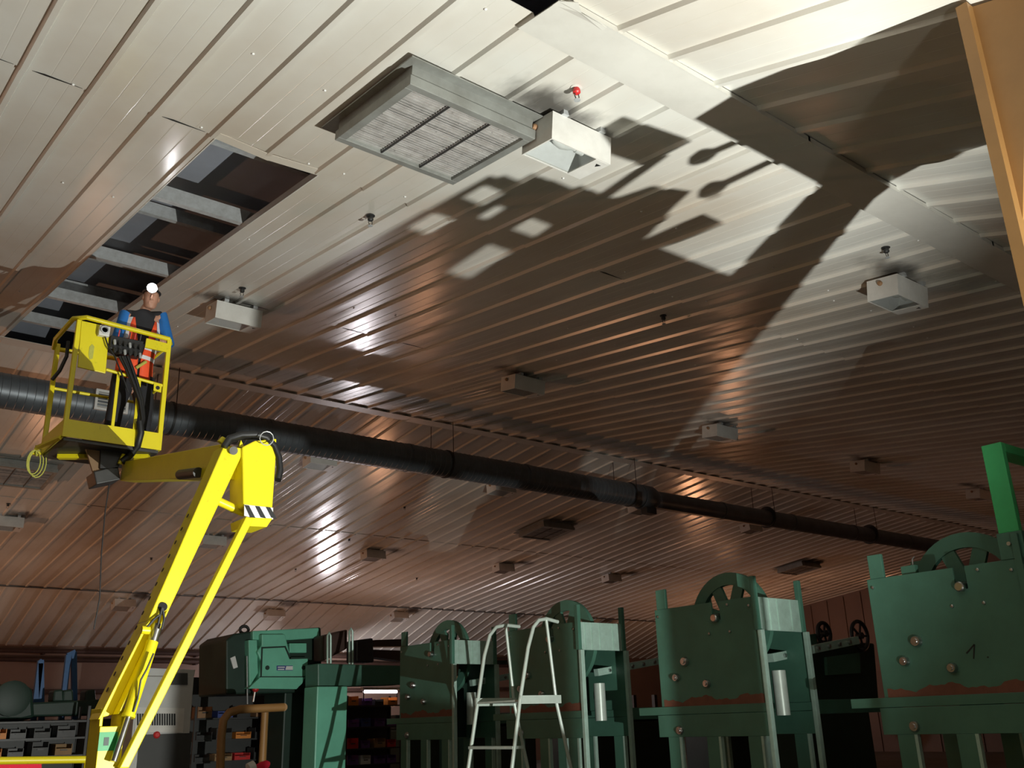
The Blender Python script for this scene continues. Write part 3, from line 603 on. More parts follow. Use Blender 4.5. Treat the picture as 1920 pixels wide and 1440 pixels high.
# ------------------------------------------------------------------ worker in the basket
PB = Vector((2.62, 9.58, FZ))
def build_person():
    P = {}
    P['pelvis'] = AY(249, 718, 9.6); P['waist'] = AY(253, 680, 9.6); P['chest'] = AY(262, 622, 9.58); P['neck'] = AY(271, 584, 9.56); P['head'] = AY(279, 568, 9.52)
    P['shL'] = AY(235, 591, 9.57); P['shR'] = AY(303, 594, 9.55)
    P['elL'] = AY(217, 642, 9.47); P['elR'] = AY(317, 645, 9.45); P['wrL'] = AY(236, 652, 9.29); P['wrR'] = AY(300, 652, 9.29)
    hipc = P['pelvis']
    P['hipL'] = hipc+Vector((-.10, 0, -.03)); P['hipR'] = hipc+Vector((.10, 0, -.03))
    P['knL'] = Vector((hipc.x-.15, 9.56, FZ+.50)); P['knR'] = Vector((hipc.x+.14, 9.58, FZ+.50))
    P['anL'] = Vector((hipc.x-.17, 9.62, FZ+.09)); P['anR'] = Vector((hipc.x+.15, 9.64, FZ+.09))
    P['toL'] = Vector((hipc.x-.19, 9.46, FZ+.04)); P['toR'] = Vector((hipc.x+.16, 9.48, FZ+.04))
    R_ = dict(pelvis=.13, waist=.125, chest=.145, neck=.055, head=.06, shL=.07, shR=.07, elL=.045, elR=.045, wrL=.032, wrR=.032, hipL=.09, hipR=.09, knL=.06, knR=.06, anL=.042, anR=.042, toL=.035, toR=.035)
    Ed = [('pelvis','waist'),('waist','chest'),('chest','neck'),('neck','head'),('chest','shL'),('shL','elL'),('elL','wrL'),('chest','shR'),('shR','elR'),('elR','wrR'),('pelvis','hipL'),('hipL','knL'),('knL','anL'),('anL','toL'),('pelvis','hipR'),('hipR','knR'),('knR','anR'),('anR','toR')]
    for s, wr in (('L', 'wrL'), ('R', 'wrR')):                   # hands closing over the rail: palm, four fingers and a thumb
        sg = 1 if s == 'L' else -1
        P['pa'+s] = P[wr]+Vector((.01*sg, -.06, .045)); R_['pa'+s] = .028; Ed.append((wr, 'pa'+s))
        for k in range(4):
            off = (k-1.5)*.02; ln = (.85, 1., .95, .75)[k]
            a = P['pa'+s]+Vector((off, -.03*ln, .012)); b = P['pa'+s]+Vector((off, -.055*ln, -.005)); c = P['pa'+s]+Vector((off, -.05*ln, -.04))
            for nm, q, r in (('f%d' % k, a, .0095), ('g%d' % k, b, .009), ('h%d' % k, c, .008)): P[nm+s] = q; R_[nm+s] = r
            Ed += [('pa'+s, 'f%d' % k+s), ('f%d' % k+s, 'g%d' % k+s), ('g%d' % k+s, 'h%d' % k+s)]
        P['t0'+s] = P['pa'+s]+Vector((.03*sg, -.01, -.015)); P['t1'+s] = P['pa'+s]+Vector((.038*sg, -.035, -.03)); R_['t0'+s] = .011; R_['t1'+s] = .009
        Ed += [('pa'+s, 't0'+s), ('t0'+s, 't1'+s)]
    ks = list(P); me = bpy.data.meshes.new('tmp_body'); me.from_pydata([tuple(P[k]) for k in ks], [(ks.index(a), ks.index(b)) for a, b in Ed], [])
    o = bpy.data.objects.new('tmp_body', me); C.objects.link(o)
    sk = o.modifiers.new('skin', 'SKIN'); sk.use_smooth_shade = True
    for i, k in enumerate(ks):
        sv = me.skin_vertices[0].data[i]; sv.radius = (R_[k], R_[k]); sv.use_root = (k == 'pelvis')
    sb_ = o.modifiers.new('sub', 'SUBSURF'); sb_.levels = 1; sb_.render_levels = 1
    dg = bpy.context.evaluated_depsgraph_get(); ev = o.evaluated_get(dg); m2 = ev.to_mesh()
    mb = MB(); mb.v = [v.co.copy() for v in m2.vertices]; mb.f = [tuple(p.vertices) for p in m2.polygons]; ev.to_mesh_clear()
    bpy.data.objects.remove(o)
    # head: rings from chin to crown, face towards the camera and slightly down
    hc = AY(283, 560, 9.50); F = Vector((-.22, -.97, -.08)).normalized(); U = Vector((.03, -.05, 1)); U = (U-F*U.dot(F)).normalized(); S = F.cross(U)
    rings = []
    for h, rx, ry, fo in ((-.125, .025, .03, .045), (-.115, .048, .05, .03), (-.09, .062, .075, .012), (-.05, .070, .088, .004), (0, .075, .095, 0), (.04, .076, .097, 0), (.08, .068, .088, -.004), (.105, .05, .066, -.006), (.12, .02, .03, -.006)):
        rings.append([hc+U*h+F*(fo+ry*math.cos(t))+S*(rx*math.sin(t)) for t in [i*2*PI/20 for i in range(20)]])
    mb.loft(rings)
    mb.loft([[hc+U*h+F*(.085+d)*1+S*(w_*s) for s in (-1, -.4, .4, 1)] for h, d, w_ in ((.03, .0, .008), (.0, .022, .012), (-.03, .034, .017), (-.042, .006, .014))], closed=False)
    mb.cbox(hc+U*-.038+F*.098, (.026, .03, .02)); mb.cbox(hc+U*-.01+F*.10, (.018, .026, .05))
    mb.cbox(hc+U*.034+F*.088, (.11, .018, .014)); mb.cbox(hc+U*-.070+F*.082, (.05, .016, .012)); mb.cbox(hc+U*-.083+F*.078, (.045, .018, .012))
    for s in (-1, 1): mb.lathe([(.012, -.012), (.028, -.006), (.028, .006), (.01, .01)], hc+S*(s*.078)-F*.005, S, 10)
    b = mb.build('person', 'skin', None, loc=PB)
    rm = b.modifiers.new('remesh', 'REMESH'); rm.mode = 'VOXEL'; rm.voxel_size = .0075; rm.use_smooth_shade = True
    tag(b, 'person in an orange vest standing in the yellow basket with a bright headlamp', 'person')
    # clothes and hair as children
    def tubec(name, pts, rr, mat): return MB().tube(pts, rr, 14).build(name, mat, b, smooth=True)
    for s in ('L', 'R'):
        shd, el, wr = P['sh'+s], P['el'+s], P['wr'+s]
        tubec('sleeve', [shd+(P['chest']-shd)*.25, shd, shd.lerp(el, .5), el, el.lerp(wr, .5), wr], [.07, .068, .058, .054, .05, .043], 'sleeve_blue')
        h, k, a = P['hip'+s], P['kn'+s], P['an'+s]
        tubec('trouser_leg', [h+Vector((0, 0, .1)), h, h.lerp(k, .5), k, k.lerp(a, .5), a], [.11, .118, .098, .082, .078, .07], 'cloth_black')
        t = P['to'+s]; MB().loft([[Vector((a.x+wx*math.cos(q), yy, FZ+.005+hh*(.5+.5*math.sin(q)))) for q in [i*2*PI/12 for i in range(12)]] for yy, wx, hh in ((a.y+.09, .03, .09), (a.y+.05, .045, .13), (a.y, .05, .14), (a.y-.08, .05, .10), (a.y-.16, .045, .075), (a.y-.21, .025, .05))]).build('boot', 'black_rubber', b, smooth=True)
    MB().tube([P['shL'], P['chest'].lerp(P['neck'], .62), P['shR']], [.060, .080, .060], 14).build('yoke', 'cloth_black', b, smooth=True)
    def ell(c, rx, ry, gap=0., n=28): return [c+Vector((rx*math.sin(t), -ry*math.cos(t), 0)) for t in [gap+i*(2*PI-2*gap)/(n-1) for i in range(n)]]
    ax = [P['pelvis']+Vector((0, 0, -.05)), P['pelvis'], P['waist'], P['waist'].lerp(P['chest'], .5), P['chest'], P['chest'].lerp(P['neck'], .45), P['chest'].lerp(P['neck'], .78), P['chest'].lerp(P['neck'], .92), P['neck']]
    MB().loft([ell(c, rx, ry)[:-1] for c, rx, ry in zip(ax, (.17, .175, .165, .175, .19, .185, .16, .09, .066), (.125, .13, .12, .13, .14, .12, .095, .078, .066))]).build('shirt', 'cloth_black', b, smooth=True)
    vs_ = [ax[1], ax[2], ax[3], ax[4], ax[5]]; vr = ((.192, .15), (.182, .14), (.192, .147), (.206, .156), (.178, .13)); gp = (.06, .08, .22, .42, .62)
    vest = MB().loft([ell(c, rx, ry, g) for c, (rx, ry), g in zip(vs_, vr, gp)], closed=False).build('vest', 'vest_orange', b, smooth=True)
    so = vest.modifiers.new('thick', 'SOLIDIFY'); so.thickness = .006
    for k in (1.15, 1.75):
        i = int(k); f_ = k-i; rows = []
        for e in (-.12, .12):
            ff = f_+e; c = vs_[i].lerp(vs_[i+1], ff); rx = vr[i][0]*(1-ff)+vr[i+1][0]*ff+.005; ry = vr[i][1]*(1-ff)+vr[i+1][1]*ff+.005; g = gp[i]*(1-ff)+gp[i+1]*ff
            rows.append(ell(c, rx, ry, g))
        MB().loft(rows, closed=False).build('reflective_band', 'tape_white', vest, smooth=True)
    for s in (-1, 1):                                            # braces of tape over the chest
        rows = []
        for i in (2.2, 2.7, 3.2, 3.7, 4.0):
            j = min(int(i), 3); ff = i-j; c = vs_[j].lerp(vs_[j+1], ff); rx = vr[j][0]*(1-ff)+vr[j+1][0]*ff+.007; ry = vr[j][1]*(1-ff)+vr[j+1][1]*ff+.007
            rows.append([c+Vector((rx*math.sin(t), -ry*math.cos(t), 0)) for t in (s*.72, s*.90, s*1.08)])
        MB().loft(rows, closed=False).build('reflective_band', 'tape_white', vest, smooth=True)
    MB().tube([AY(255, 690, 9.44), AY(274, 678, 9.44)], .016, 8).build('harness_strap', 'rope_yellow', b)
    MB().loft([[hc+U*h+F*(fo+ry*math.cos(t))+S*(rx*math.sin(t)) for t in [i*2*PI/20 for i in range(20)]] for h, rx, ry, fo in ((.045, .080, .09, -.016), (.06, .083, .100, -.01), (.09, .074, .094, -.008), (.115, .055, .07, -.008), (.13, .02, .03, -.008))]).build('hair', 'hair', b, smooth=True)
    hb = MB().tube([hc+U*.062+F*(.108*math.cos(t))+S*(.088*math.sin(t)) for t in [i*2*PI/20 for i in range(20)]], .009, 6, closed=True).build('headlamp_strap', 'black_rubber', b, smooth=True)
    lp = hc+U*.072+F*.115+S*.012
    MB().lathe([(.03, -.02), (.054, 0), (.054, .02)], lp, F, 18).build('headlamp', 'black_plastic', b, smooth=True)
    MB().lathe([(.052, 0), (.048, .016), (.032, .028), (.004, .034)], lp+F*.02, F, 18).build('headlamp_lens', 'headlamp_led', b, smooth=True)
    return lp+F*.06, F
HLP, HLF = build_person()
sl = bpy.data.lights.new('headlamp_beam', 'SPOT'); sl.energy = 2.5; sl.spot_size = math.radians(110); sl.spot_blend = .8; sl.shadow_soft_size = .03; sl.color = (1, .98, 1)
so = bpy.data.objects.new('headlamp_beam', sl); C.objects.link(so); so.location = HLP; so.rotation_euler = HLF.to_track_quat('-Z', 'Y').to_euler()
# ------------------------------------------------------------------ green presses
PXX = 8.58; PW = .80; PD = 1.475
def make_press(yn):
    t = thing('press', '', 'press', (PXX, yn, FLR), 'green presses in a row')
    X, Y = PXX, yn
    def yz(pts, x, th, name, mat, par=t, bevel=0.): return MB().prism([(x, Y+u, z) for u, z in pts], (th, 0, 0)).build(name, mat, par, bevel=bevel)
    plate = [(0, .105), (PD, .105), (PD, 1.2), (.61, 1.2), (.61, 1.0), (.50, 1.0), (.50, 1.2), (0, 1.2)]
    p1 = yz(plate, X, .025, 'side_plate', 'press_green', bevel=.004); p2 = yz(plate, X+PW, .025, 'side_plate', 'press_green', bevel=.004)
    rs = [(.02, .108)]+[(.02+i*(PD-.06)/40, .185+.025*math.sin(i*.33)+.012*math.sin(i*.9+1)+.006*math.sin(i*2.3)) for i in range(41)]+[(PD-.04, .108)]
    yz(rs, X-.0015, .0015, 'rust_stain', 'rust', p1)
    for xx in (X-.02, X+PW-.02):
        b1 = yz([(-.0, .022), (PD+.35, .022), (PD+.35, .108), (0, .108)], xx, .07, 'upper_beam', 'press_green', bevel=.004)
        yz([(-.0, -.215), (PD+.05, -.215), (PD+.05, .018), (0, .018)], xx-.006, .08, 'lower_beam', 'press_green', bevel=.004)
    hp = MB().box((X+.02, Y-.004, .845), (X+PW, Y+.018, 1.195)).build('crosshead_panel', 'press_steel', t, bevel=.004)
    for dx in (.10, .22, .36, .60): MB().box((X+dx, Y-.014, .85), (X+dx+.02, Y-.004, 1.19)).build('stiffener', 'press_steel', hp)
    MB().box((X+.025, Y+PD-.03, .3), (X+PW, Y+PD, 1.15)).build('rear_panel', 'dark_green', t)
    MB().box((X+.025, Y+.05, 1.05), (X+PW, Y+PD-.05, 1.07)).build('deck', 'dark_green', t)
    MB().box((X+.025, Y+.75, -.2), (X+PW, Y+.78, .9)).build('inner_panel', 'dark_green', t)
    for xx in (X-.03, X+PW-.03):
        MB().box((xx, Y-.055, FLR), (xx+.06, Y-.005, .845)).build('front_post', 'press_steel' if xx > X else 'press_steel', t, bevel=.004)
        MB().box((xx-.01, Y-.03, .845), (xx+.045, Y+.03, 1.41)).build('post_head', 'press_green', t, bevel=.004)
        MB().box((xx+.02, Y+1.285, 1.2), (xx+.06, Y+1.43, 1.425)).build('lug', 'press_green', t, bevel=.004)
        for u in (.10, .66, 1.22):
            MB().box((xx+.005, Y+u, FLR), (xx+.065, Y+u+.17, -.215)).build('leg', 'press_green', t, bevel=.004)
            MB().box((xx+.0, Y+u-.03, FLR), (xx+.05, Y+u, -.215)).build('leg_flange', 'press_steel', t)
    # slotted wheel standing above the deck
    wc = (X+.36, Y+.66, 1.0); wh = MB(); R, n = .56, 40; ri_ = .42
    ring = lambda r, x: [Vector((x, wc[1]+r*math.cos(2*PI*k/n), wc[2]+r*math.sin(2*PI*k/n))) for k in range(n)]
    vs_ = ring(R, wc[0])+ring(R, wc[0]+.06)+ring(ri_, wc[0])+ring(ri_, wc[0]+.06); fs = []
    for k in range(n):
        j = (k+1) % n
        fs += [(k, j, n+j, n+k), (2*n+k, 3*n+k, 3*n+j, 2*n+j), (k, 2*n+k, 2*n+j, j), (n+k, n+j, 3*n+j, 3*n+k)]
    wh.add(vs_, fs); wo = wh.build('wheel', 'press_green', t, smooth=True)
    MB().lathe([(.12, 0), (.12, .08)], wc, (1, 0, 0), 20).build('hub', 'press_green', wo, smooth=True)
    for k in range(8):
        a = 2*PI*(k+.5)/8; c, s = math.cos(a), math.sin(a)
        MB().bar((wc[0]+.03, wc[1]+.1*c, wc[2]+.1*s), (wc[0]+.03, wc[1]+.42*c, wc[2]+.42*s), .14, .04, (1, 0, 0)).build('spoke', 'press_green', wo)
    MB().lathe([(.045, .03), (.045, -.05), (.035, -.06), (.02, -.06)], (X, Y+.555, 1.02), (1, 0, 0), 16).build('roller_end', 'steel', t, smooth=True)
    for u, z, r in ((1.06, .588, .052), (1.208, .42, .045), (.765, .335, .045), (1.205, -.146, .05)):
        bo = MB().lathe([(r, 0), (r, -.03), (r*.8, -.045), (r*.5, -.045), (r*.45, -.06), (.004, -.06)], (X-.006 if z < 0 else X, Y+u, z), (1, 0, 0), 16).build('shaft_boss', 'steel', t, smooth=True)
    for u, z in ((.67, .863), (.38, .862), (.38, 1.15), (.09, 1.11), (1.42, 1.117), (.05, .06), (.05, -.12)):
        MB().lathe([(.016, 0), (.016, -.014), (.008, -.018)], (X, Y+u, z), (1, 0, 0), 6).build('bolt', 'steel', t)
    MB().lathe([(.075, -.02), (.075, .44)], (X+.42, Y+.12, -.0), (0, 0, 1), 20).build('roller', 'ladder_alu', t, smooth=True)
    MB().tube([(X+.08, Y+.15, .30), (X+.14, Y+.18, .55), (X+.25, Y+.25, .80), (X+.30, Y+.3, .95)], .03, 8).build('belt_strip', 'wood', t)
    ar = MB().bar((X+.55, Y+.3, .585), (X+2.3, Y+.3, .82), .09, .08).build('side_arm', 'press_steel', t)
    for k in range(7): MB().lathe([(.022, 0), (.022, -.03)], (X+.75+k*.22, Y+.26, .612+k*.0295), (0, 1, 0), 8).build('arm_bolt', 'steel', ar)
    MB().bar((X+PW, Y+.9, .92), (X+PW+1.0, Y+1.0, .95), .06, .08).build('top_arm', 'dark_green', t)
    tb = MB().box((X+PW+.02, Y+.05, -.02), (X+PW+1.9, Y+.13, .13)).build('side_beam', 'press_green', t, bevel=.004)
    for k in range(2): MB().lathe([(.018, 0), (.018, -.015)], (X+PW+1.1+k*.3, Y+.05, .05), (0, 1, 0), 8).build('bolt', 'steel', tb)
    return t
PRL = ['green press nearest the camera, cut by the right picture edge', 'second green press from the right, with a bright crosshead panel', 'green press just behind the platform ladder', 'leftmost green press, farthest back in the row']
pr0 = make_press(3.68); relabel(pr0, PRL[0])
for i, yn in enumerate((6.5, 9.32, 12.13)): relabel(copy_tree(pr0, (PXX, yn, FLR)), PRL[i+1])
# extra on the nearest press: bright green portal frame, lettering, small parts
gx = PXX
fr = MB().box((gx, 3.64, 1.43), (gx+.07, 3.82, 2.23)).build('portal_post', 'bright_green', pr0, bevel=.006)
MB().box((gx+.07, 3.64, 2.15), (gx+.9, 3.82, 2.23)).build('portal_beam', 'bright_green', pr0, bevel=.006); MB().box((gx+.83, 3.64, 1.43), (gx+.9, 3.82, 2.15)).build('portal_post', 'bright_green', pr0, bevel=.006)
MB().box((gx-.008, 3.62, 1.2), (gx+.08, 3.84, 1.43)).build('portal_foot', 'press_green', pr0, bevel=.006)
MB().tube([(gx+.16, 3.72, 2.08), (gx+.2, 3.72, 1.95), (gx+.22, 3.72, 1.6)], .02, 10).build('gas_strut', 'steel', pr0, smooth=True)
MB().lathe([(.018, 0), (.018, -.02)], (gx-.008, 3.74, 1.33), (1, 0, 0), 8).build('bolt', 'steel', pr0)
one = MB().bar((gx-.002, 4.245, .40), (gx-.002, 4.215, .52), .012, .002, (1, 0, 0)).bar((gx-.002, 4.215, .52), (gx-.002, 4.30, .45), .012, .002, (1, 0, 0)).bar((gx-.002, 4.125, .405), (gx-.002, 4.11, .405), .012, .002, (1, 0, 0)).build('marking', 'print_black', pr0)
MB().cbox((gx+.06, 4.73, 1.24), (.06, .14, .08)).build('terminal_box', 'press_green', pr0); MB().tube([(gx+.06, 4.69, 1.28), (gx+.06, 4.685, 1.34), (gx+.06, 4.66, 1.36)], .008, 6).build('eyebolt', 'steel', pr0)
# ------------------------------------------------------------------ platform ladder
ld = thing('platform_ladder', 'pale platform ladder with bent handrails in front of the presses', 'ladder', (7.3, 9.1, FLR))
yn_, yf_ = 8.75, 9.57
for nm, Yp, px in (('near', yn_, [(951, 1500), (960, 1440), (975, 1312), (990, 1215), (1000, 1176), (1010, 1163), (1024, 1160), (1046, 1166)]), ('far', yf_, [(866, 1500), (878, 1440), (893, 1335), (908, 1230), (918, 1192), (930, 1176), (948, 1172), (974, 1175)])):
    pts = [AY(a, b, Yp) for a, b in px]; d = (pts[0]-pts[1]).normalized(); pts[0] = pts[1]+d*((pts[1].z-FLR)/-d.z)
    MB().tube(pts, .022, 10).build('handrail', 'ladder_alu', ld, smooth=True)
    a = AY(px[-2][0], px[-2][1], Yp); q = Vector((a.x+.10, Yp, AY(975, 1312, yn_).z)); MB().tube([a, q], .019, 10).build('rail_strut', 'ladder_alu', ld, smooth=True)
    e = Vector((q.x+.45, Yp, FLR)); MB().tube([q+Vector((.0, 0, -.02)), e], .02, 8).build('rear_leg', 'ladder_alu', ld, smooth=True)
pa = AY(975, 1312, yn_); pz = pa.z
pf = MB().box((pa.x, yn_, pz-.02), (pa.x+.58, yf_, pz)).build('platform', 'ladder_alu', ld)
MB().box((pa.x-.01, yn_-.02, pz-.045), (pa.x+.6, yn_+.012, pz+.045)).build('platform_edge', 'ladder_alu', pf); MB().box((pa.x-.01, yf_-.012, pz-.045), (pa.x+.6, yf_+.02, pz+.045)).build('platform_edge', 'ladder_alu', pf)
base = AY(960, 1440, yn_)
for k in range(1, 8):
    z = pz-k*.50
    if z < FLR+.1: break
    f_ = (pa.z-z)/(pa.z-base.z); xx = pa.x+(base.x-pa.x)*f_
    MB().bar((xx+.05, yn_, z), (xx+.05, yf_, z), .03, .16, (1, 0, 0)).build('step', 'ladder_alu', ld)
# ------------------------------------------------------------------ ochre mast at the right picture edge with an unseen stand shaped to cast its ceiling shadow
ms = thing('ochre_mast', 'ochre painted steel mast rising along the right picture edge', 'mast', (5.2, 1.77, FLR))
y0, y1 = 1.735, 1.80
mm = MB(); mm.prism([(4.83, y0, 1.05), (5.24, y0, 1.05), (5.24, y0, 3.775), (4.83, y0, 3.775)], (0, y1-y0, 0)); mm.build('mast_plate', 'ochre', ms)
MB().prism([(5.24, y0+.01, 1.05), (5.46, y0+.01, 1.05), (5.46, y0+.01, 2.30), (5.42, y0+.01, 2.54), (5.24, y0+.01, 2.54)], (0, .05, 0)).build('cross_plate', 'ochre', ms)
MB().prism([(5.24, y0+.01, 2.98), (5.46, y0+.01, 2.92), (5.46, y0+.01, 3.775), (5.24, y0+.01, 3.775)], (0, .05, 0)).build('cross_plate', 'ochre', ms)
MB().prism([(5.46, y0, 1.05), (5.71, y0, 1.05), (5.79, y0, 1.5), (6.04, y0, 2.2), (6.2, y0, 3.775), (5.46, y0, 3.775)], (0, y1-y0, 0)).build('mast_plate', 'ochre', ms)
MB().prism([(4.9, 1.735, 2.4), (4.9, 1.735, 3.775), (4.9, 1.45, 3.69)], (1.0, 0, 0)).build('head_gusset', 'ochre', ms)
MB().box((5.49, y0, -.45), (5.71, y1, 1.05)).build('post', 'ochre_dark', ms)
for xa, xb in ((5.496, 5.506), (5.69, 5.71)): MB().box((xa, y0, FLR), (xb, y0+.015, -.45)).build('post_leg', 'ochre_dark', ms)
MB().box((4.99, y0, FLR), (5.12, y0+.015, -.94)).build('shade_panel', 'ochre_dark', ms)
for xa, xb in ((5.12, 5.185), (5.325, 5.470)): MB().box((xa, y0, FLR), (xb, y0+.015, -.55)).build('shade_panel', 'ochre_dark', ms)  # unseen panels added to shade the press plates, gaps keep crossheads lit
for a, b in (((5.06, y0+.03, 1.06), (5.0, y0+.03, .82)), ((5.24, y0+.03, 1.06), (5.14, y0+.03, .68))):
    MB().tube([a, b], .016, 8).build('lever', 'dark_steel', ms); MB().lathe([(.02, -.05), (.032, -.02), (.032, .02), (.015, .045)], b, (0, 0, 1), 12).build('lever_knob', 'black_plastic', ms, smooth=True)
MB().prism([(x_, y0, z_) for x_, z_ in ((4.88, .25), (5.11, .25), (5.106, .333), (5.084, .475), (5.078, .583), (4.964, .528), (4.922, .415), (4.88, .38))], (0, y1-y0, 0)).build('shade_plate', 'ochre_dark', ms)  # unseen plates shaped from the dark tongues they cast on the ceiling
MB().prism([(x_, y0, z_) for x_, z_ in ((5.115, .27), (5.115, .30), (5.182, .504), (5.263, .504), (5.227, .408), (5.15, .27))], (0, y1-y0, 0)).build('shade_plate', 'ochre_dark', ms)
MB().box((4.885, y0, .36), (4.905, y1, .70)).build('shade_rod', 'ochre_dark', ms)
MB().prism([(x_, y0, z_) for x_, z_ in ((4.669, .70), (4.771, .616), (4.876, .634), (4.899, .828), (4.669, .779))], (0, .03, 0)).build('shade_block', 'ochre_dark', ms)  # unseen piece given the outline of its shadow on the ceiling
MB().box((4.88, y0, -.55), (5.49, y1, .28)).build('shade_panel', 'ochre_dark', ms)
for xa, xb, zz in ((4.615, 4.636, ((-.55, .30),)), (4.636, 4.682, ((-.55, .03), (.12, .187), (.275, .32))), (4.682, 4.714, ((-.55, .37),)), (4.714, 4.736, ((-.55, .142), (.222, .37))), (4.736, 4.807, ((-.55, .375),)), (4.807, 4.865, ((-.55, -.065), (.08, .142), (.222, .40))), (4.865, 4.88, ((-.55, .142), (.22, .40)))):
    for za, zb in zz: MB().box((xa, y0, za), (xb, y0+.02, zb)).build('shade_bar', 'ochre_dark', ms)  # slots between these unseen bars let the lit ceiling patches through
MB().box((4.68, y0, FLR), (4.76, y1, -.55)).build('stand_leg', 'ochre_dark', ms); MB().box((4.6, 1.65, FLR), (5.8, 1.95, FLR+.08)).build('base_plate', 'ochre_dark', ms)
# floodlight standing by the mast
fd = thing('floodlight', 'work floodlight on a low stand beside the ochre mast', 'floodlight', (FLOOD.x, FLOOD.y, FLR))
MB().lathe([(.02, -.22), (.10, -.20), (.16, -.08), (.15, -.08), (.09, -.19), (.01, -.2)], FLOOD, (0, 0, 1), 20).build('reflector_dish', 'steel', fd, smooth=True)
for k in range(3):
    a = 2*PI*k/3+.4; MB().tube([FLOOD+Vector((0, 0, -.2)), Vector((FLOOD.x+.3*math.cos(a), FLOOD.y+.3*math.sin(a), FLR))], .014, 8).build('leg', 'dark_steel', fd, smooth=True)
# ------------------------------------------------------------------ background machinery
def PZ(pts, Y, d): return MB().prism([AY(px, py, Y) for px, py in pts], (0, d, 0))
def PBX(x0, y0_, x1, y1_, Y, d):                                # upright box whose front face spans the pixel box
    a = AY(x0, (y0_+y1_)/2, Y); b = AY(x1, (y0_+y1_)/2, Y); zt_ = AY((x0+x1)/2, y0_, Y).z; zb_ = AY((x0+x1)/2, y1_, Y).z
    return MB().box((a.x, Y, zb_), (b.x, Y+d, zt_))
def floor_box(x0, ytop, x1, Y, d):
    a = AY(x0, ytop, Y); b = AY(x1, ytop, Y); return MB().box((a.x, Y, FLR), (b.x, Y+d, (a.z+b.z)/2))
def base(px, Y): p = AY(px, 1300, Y); return (p.x, Y, FLR)
# machining head on its column
Y = 17.0
mh = thing('machining_head', 'mint green machine head with nameplate, left of the green presses', 'machine', base(540, Y))
PZ([(424, 1200), (440, 1188), (470, 1184), (602, 1176), (604, 1232), (600, 1298), (424, 1302)], Y+.12, 1.3).build('body', 'dark_green', mh, bevel=.03)
PZ([(474, 1183), (598, 1177), (600, 1196), (546, 1200), (490, 1200), (474, 1200)], Y+.02, .5).build('top_cover', 'mint_green', mh, bevel=.02)
fc = PZ([(491, 1189), (535, 1189), (541, 1215), (545, 1232), (578, 1233), (577, 1258), (566, 1282), (556, 1292), (466, 1291), (486, 1271), (490, 1240), (482, 1222), (491, 1210)], Y-.12, .25).build('front_cover', 'mint_green', mh, bevel=.02)
PZ([(488, 1270), (572, 1270), (566, 1282), (556, 1292), (466, 1291)], Y-.16, .04).build('lower_skirt', 'mint_green', fc)
PZ([(466, 1200), (482, 1200), (484, 1262), (468, 1288)], Y-.05, .2).build('side_cover', 'mint_green', mh, bevel=.01)
PZ([(543, 1206), (575, 1206), (575, 1224), (543, 1224)], Y-.04, .2).build('motor_cover', 'mint_green', mh, bevel=.01)
for pts in ([(492, 1213), (536, 1211), (536, 1214), (492, 1216)], [(533, 1212), (536, 1212), (546, 1234), (543, 1236)], [(543, 1232), (577, 1232), (577, 1235), (543, 1236)], [(487, 1268), (574, 1268), (573, 1271), (487, 1271)], [(490, 1213), (493, 1213), (491, 1268), (488, 1268)]):
    PZ(pts, Y-.126, .006).build('seam_shade', 'dark_green', fc)  # dark strips paint the shade of the recessed cover edges
np_ = PZ([(519, 1248), (549, 1248), (549, 1257), (519, 1257)], Y-.128, .008).build('nameplate', 'print_blue', fc)
PZ([(537, 1249), (549, 1249), (549, 1256), (535, 1256)], Y-.131, .003).build('nameplate_print', 'print_white', np_); PZ([(521, 1250), (534, 1250), (534, 1252), (521, 1252)], Y-.131, .003).build('nameplate_print', 'print_white', np_); PZ([(521, 1254), (533, 1254), (533, 1256), (521, 1256)], Y-.131, .003).build('nameplate_print', 'print_white', np_)
for px in (501, 569): MB().lathe([(.04, 0), (.04, -.015), (.02, -.015)], AY(px, 1252, Y-.12), (0, 1, 0), 12).build('screw', 'dark_green', fc, smooth=True)
MB().tube([AY(458+8*math.cos(t), 1181+7*math.sin(t), Y+.4) for t in [i*2*PI/12 for i in range(12)]], .03, 6, closed=True).build('lifting_ring', 'dark_steel', mh, smooth=True)
PZ([(432, 1234), (441, 1230), (446, 1251), (438, 1254)], Y+.10, .02).build('tag_plate', 'print_white', mh)
MB().tube([AY(479, 1293, Y-.1), AY(475, 1316, Y-.1)], .02, 8).build('lever', 'steel', mh); MB().lathe([(.03, -.05), (.06, -.02), (.06, .03), (.02, .06)], AY(479, 1292, Y-.1), (0, 0, 1), 12).build('lever_knob', 'red_paint', mh, smooth=True)
MB().tube([AY(463, 1230, Y), AY(464, 1320, Y)], .012, 6).build('conduit', 'galvanised', mh)
floor_box(534, 1296, 604, Y+.3, .9).build('column', 'dark_green', mh, bevel=.03)
# green gantry with pale column
Y = 16.0
ga = thing('gantry', 'teal gantry beam on a pale column between the machine head and the presses', 'gantry', base(620, Y))
floor_box(595, 1287, 652, Y-.1, .5).build('column', 'mint_green', ga, bevel=.02)
PZ([(596, 1244), (752, 1248), (752, 1284), (596, 1288)], Y+.15, .5).build('beam', 'press_green', ga, bevel=.02)
for px, top in ((658, 1178), (617, 1186)):
    MB().tube([AY(px-3, 1246, Y+.3), AY(px-3, top+6, Y+.3), AY(px, top, Y+.3), AY(px+3, top+6, Y+.3), AY(px+3, 1246, Y+.3)], .022, 8).build('hoop', 'press_steel', ga, smooth=True)
PZ([(606, 1192), (652, 1180), (652, 1216), (606, 1240)], Y+.6, .4).build('motor', 'brown_pipe', ga, bevel=.03)
PZ([(668, 1200), (700, 1196), (702, 1242), (668, 1242)], Y+.6, .4).build('gearbox', 'dark_steel', ga, bevel=.03)
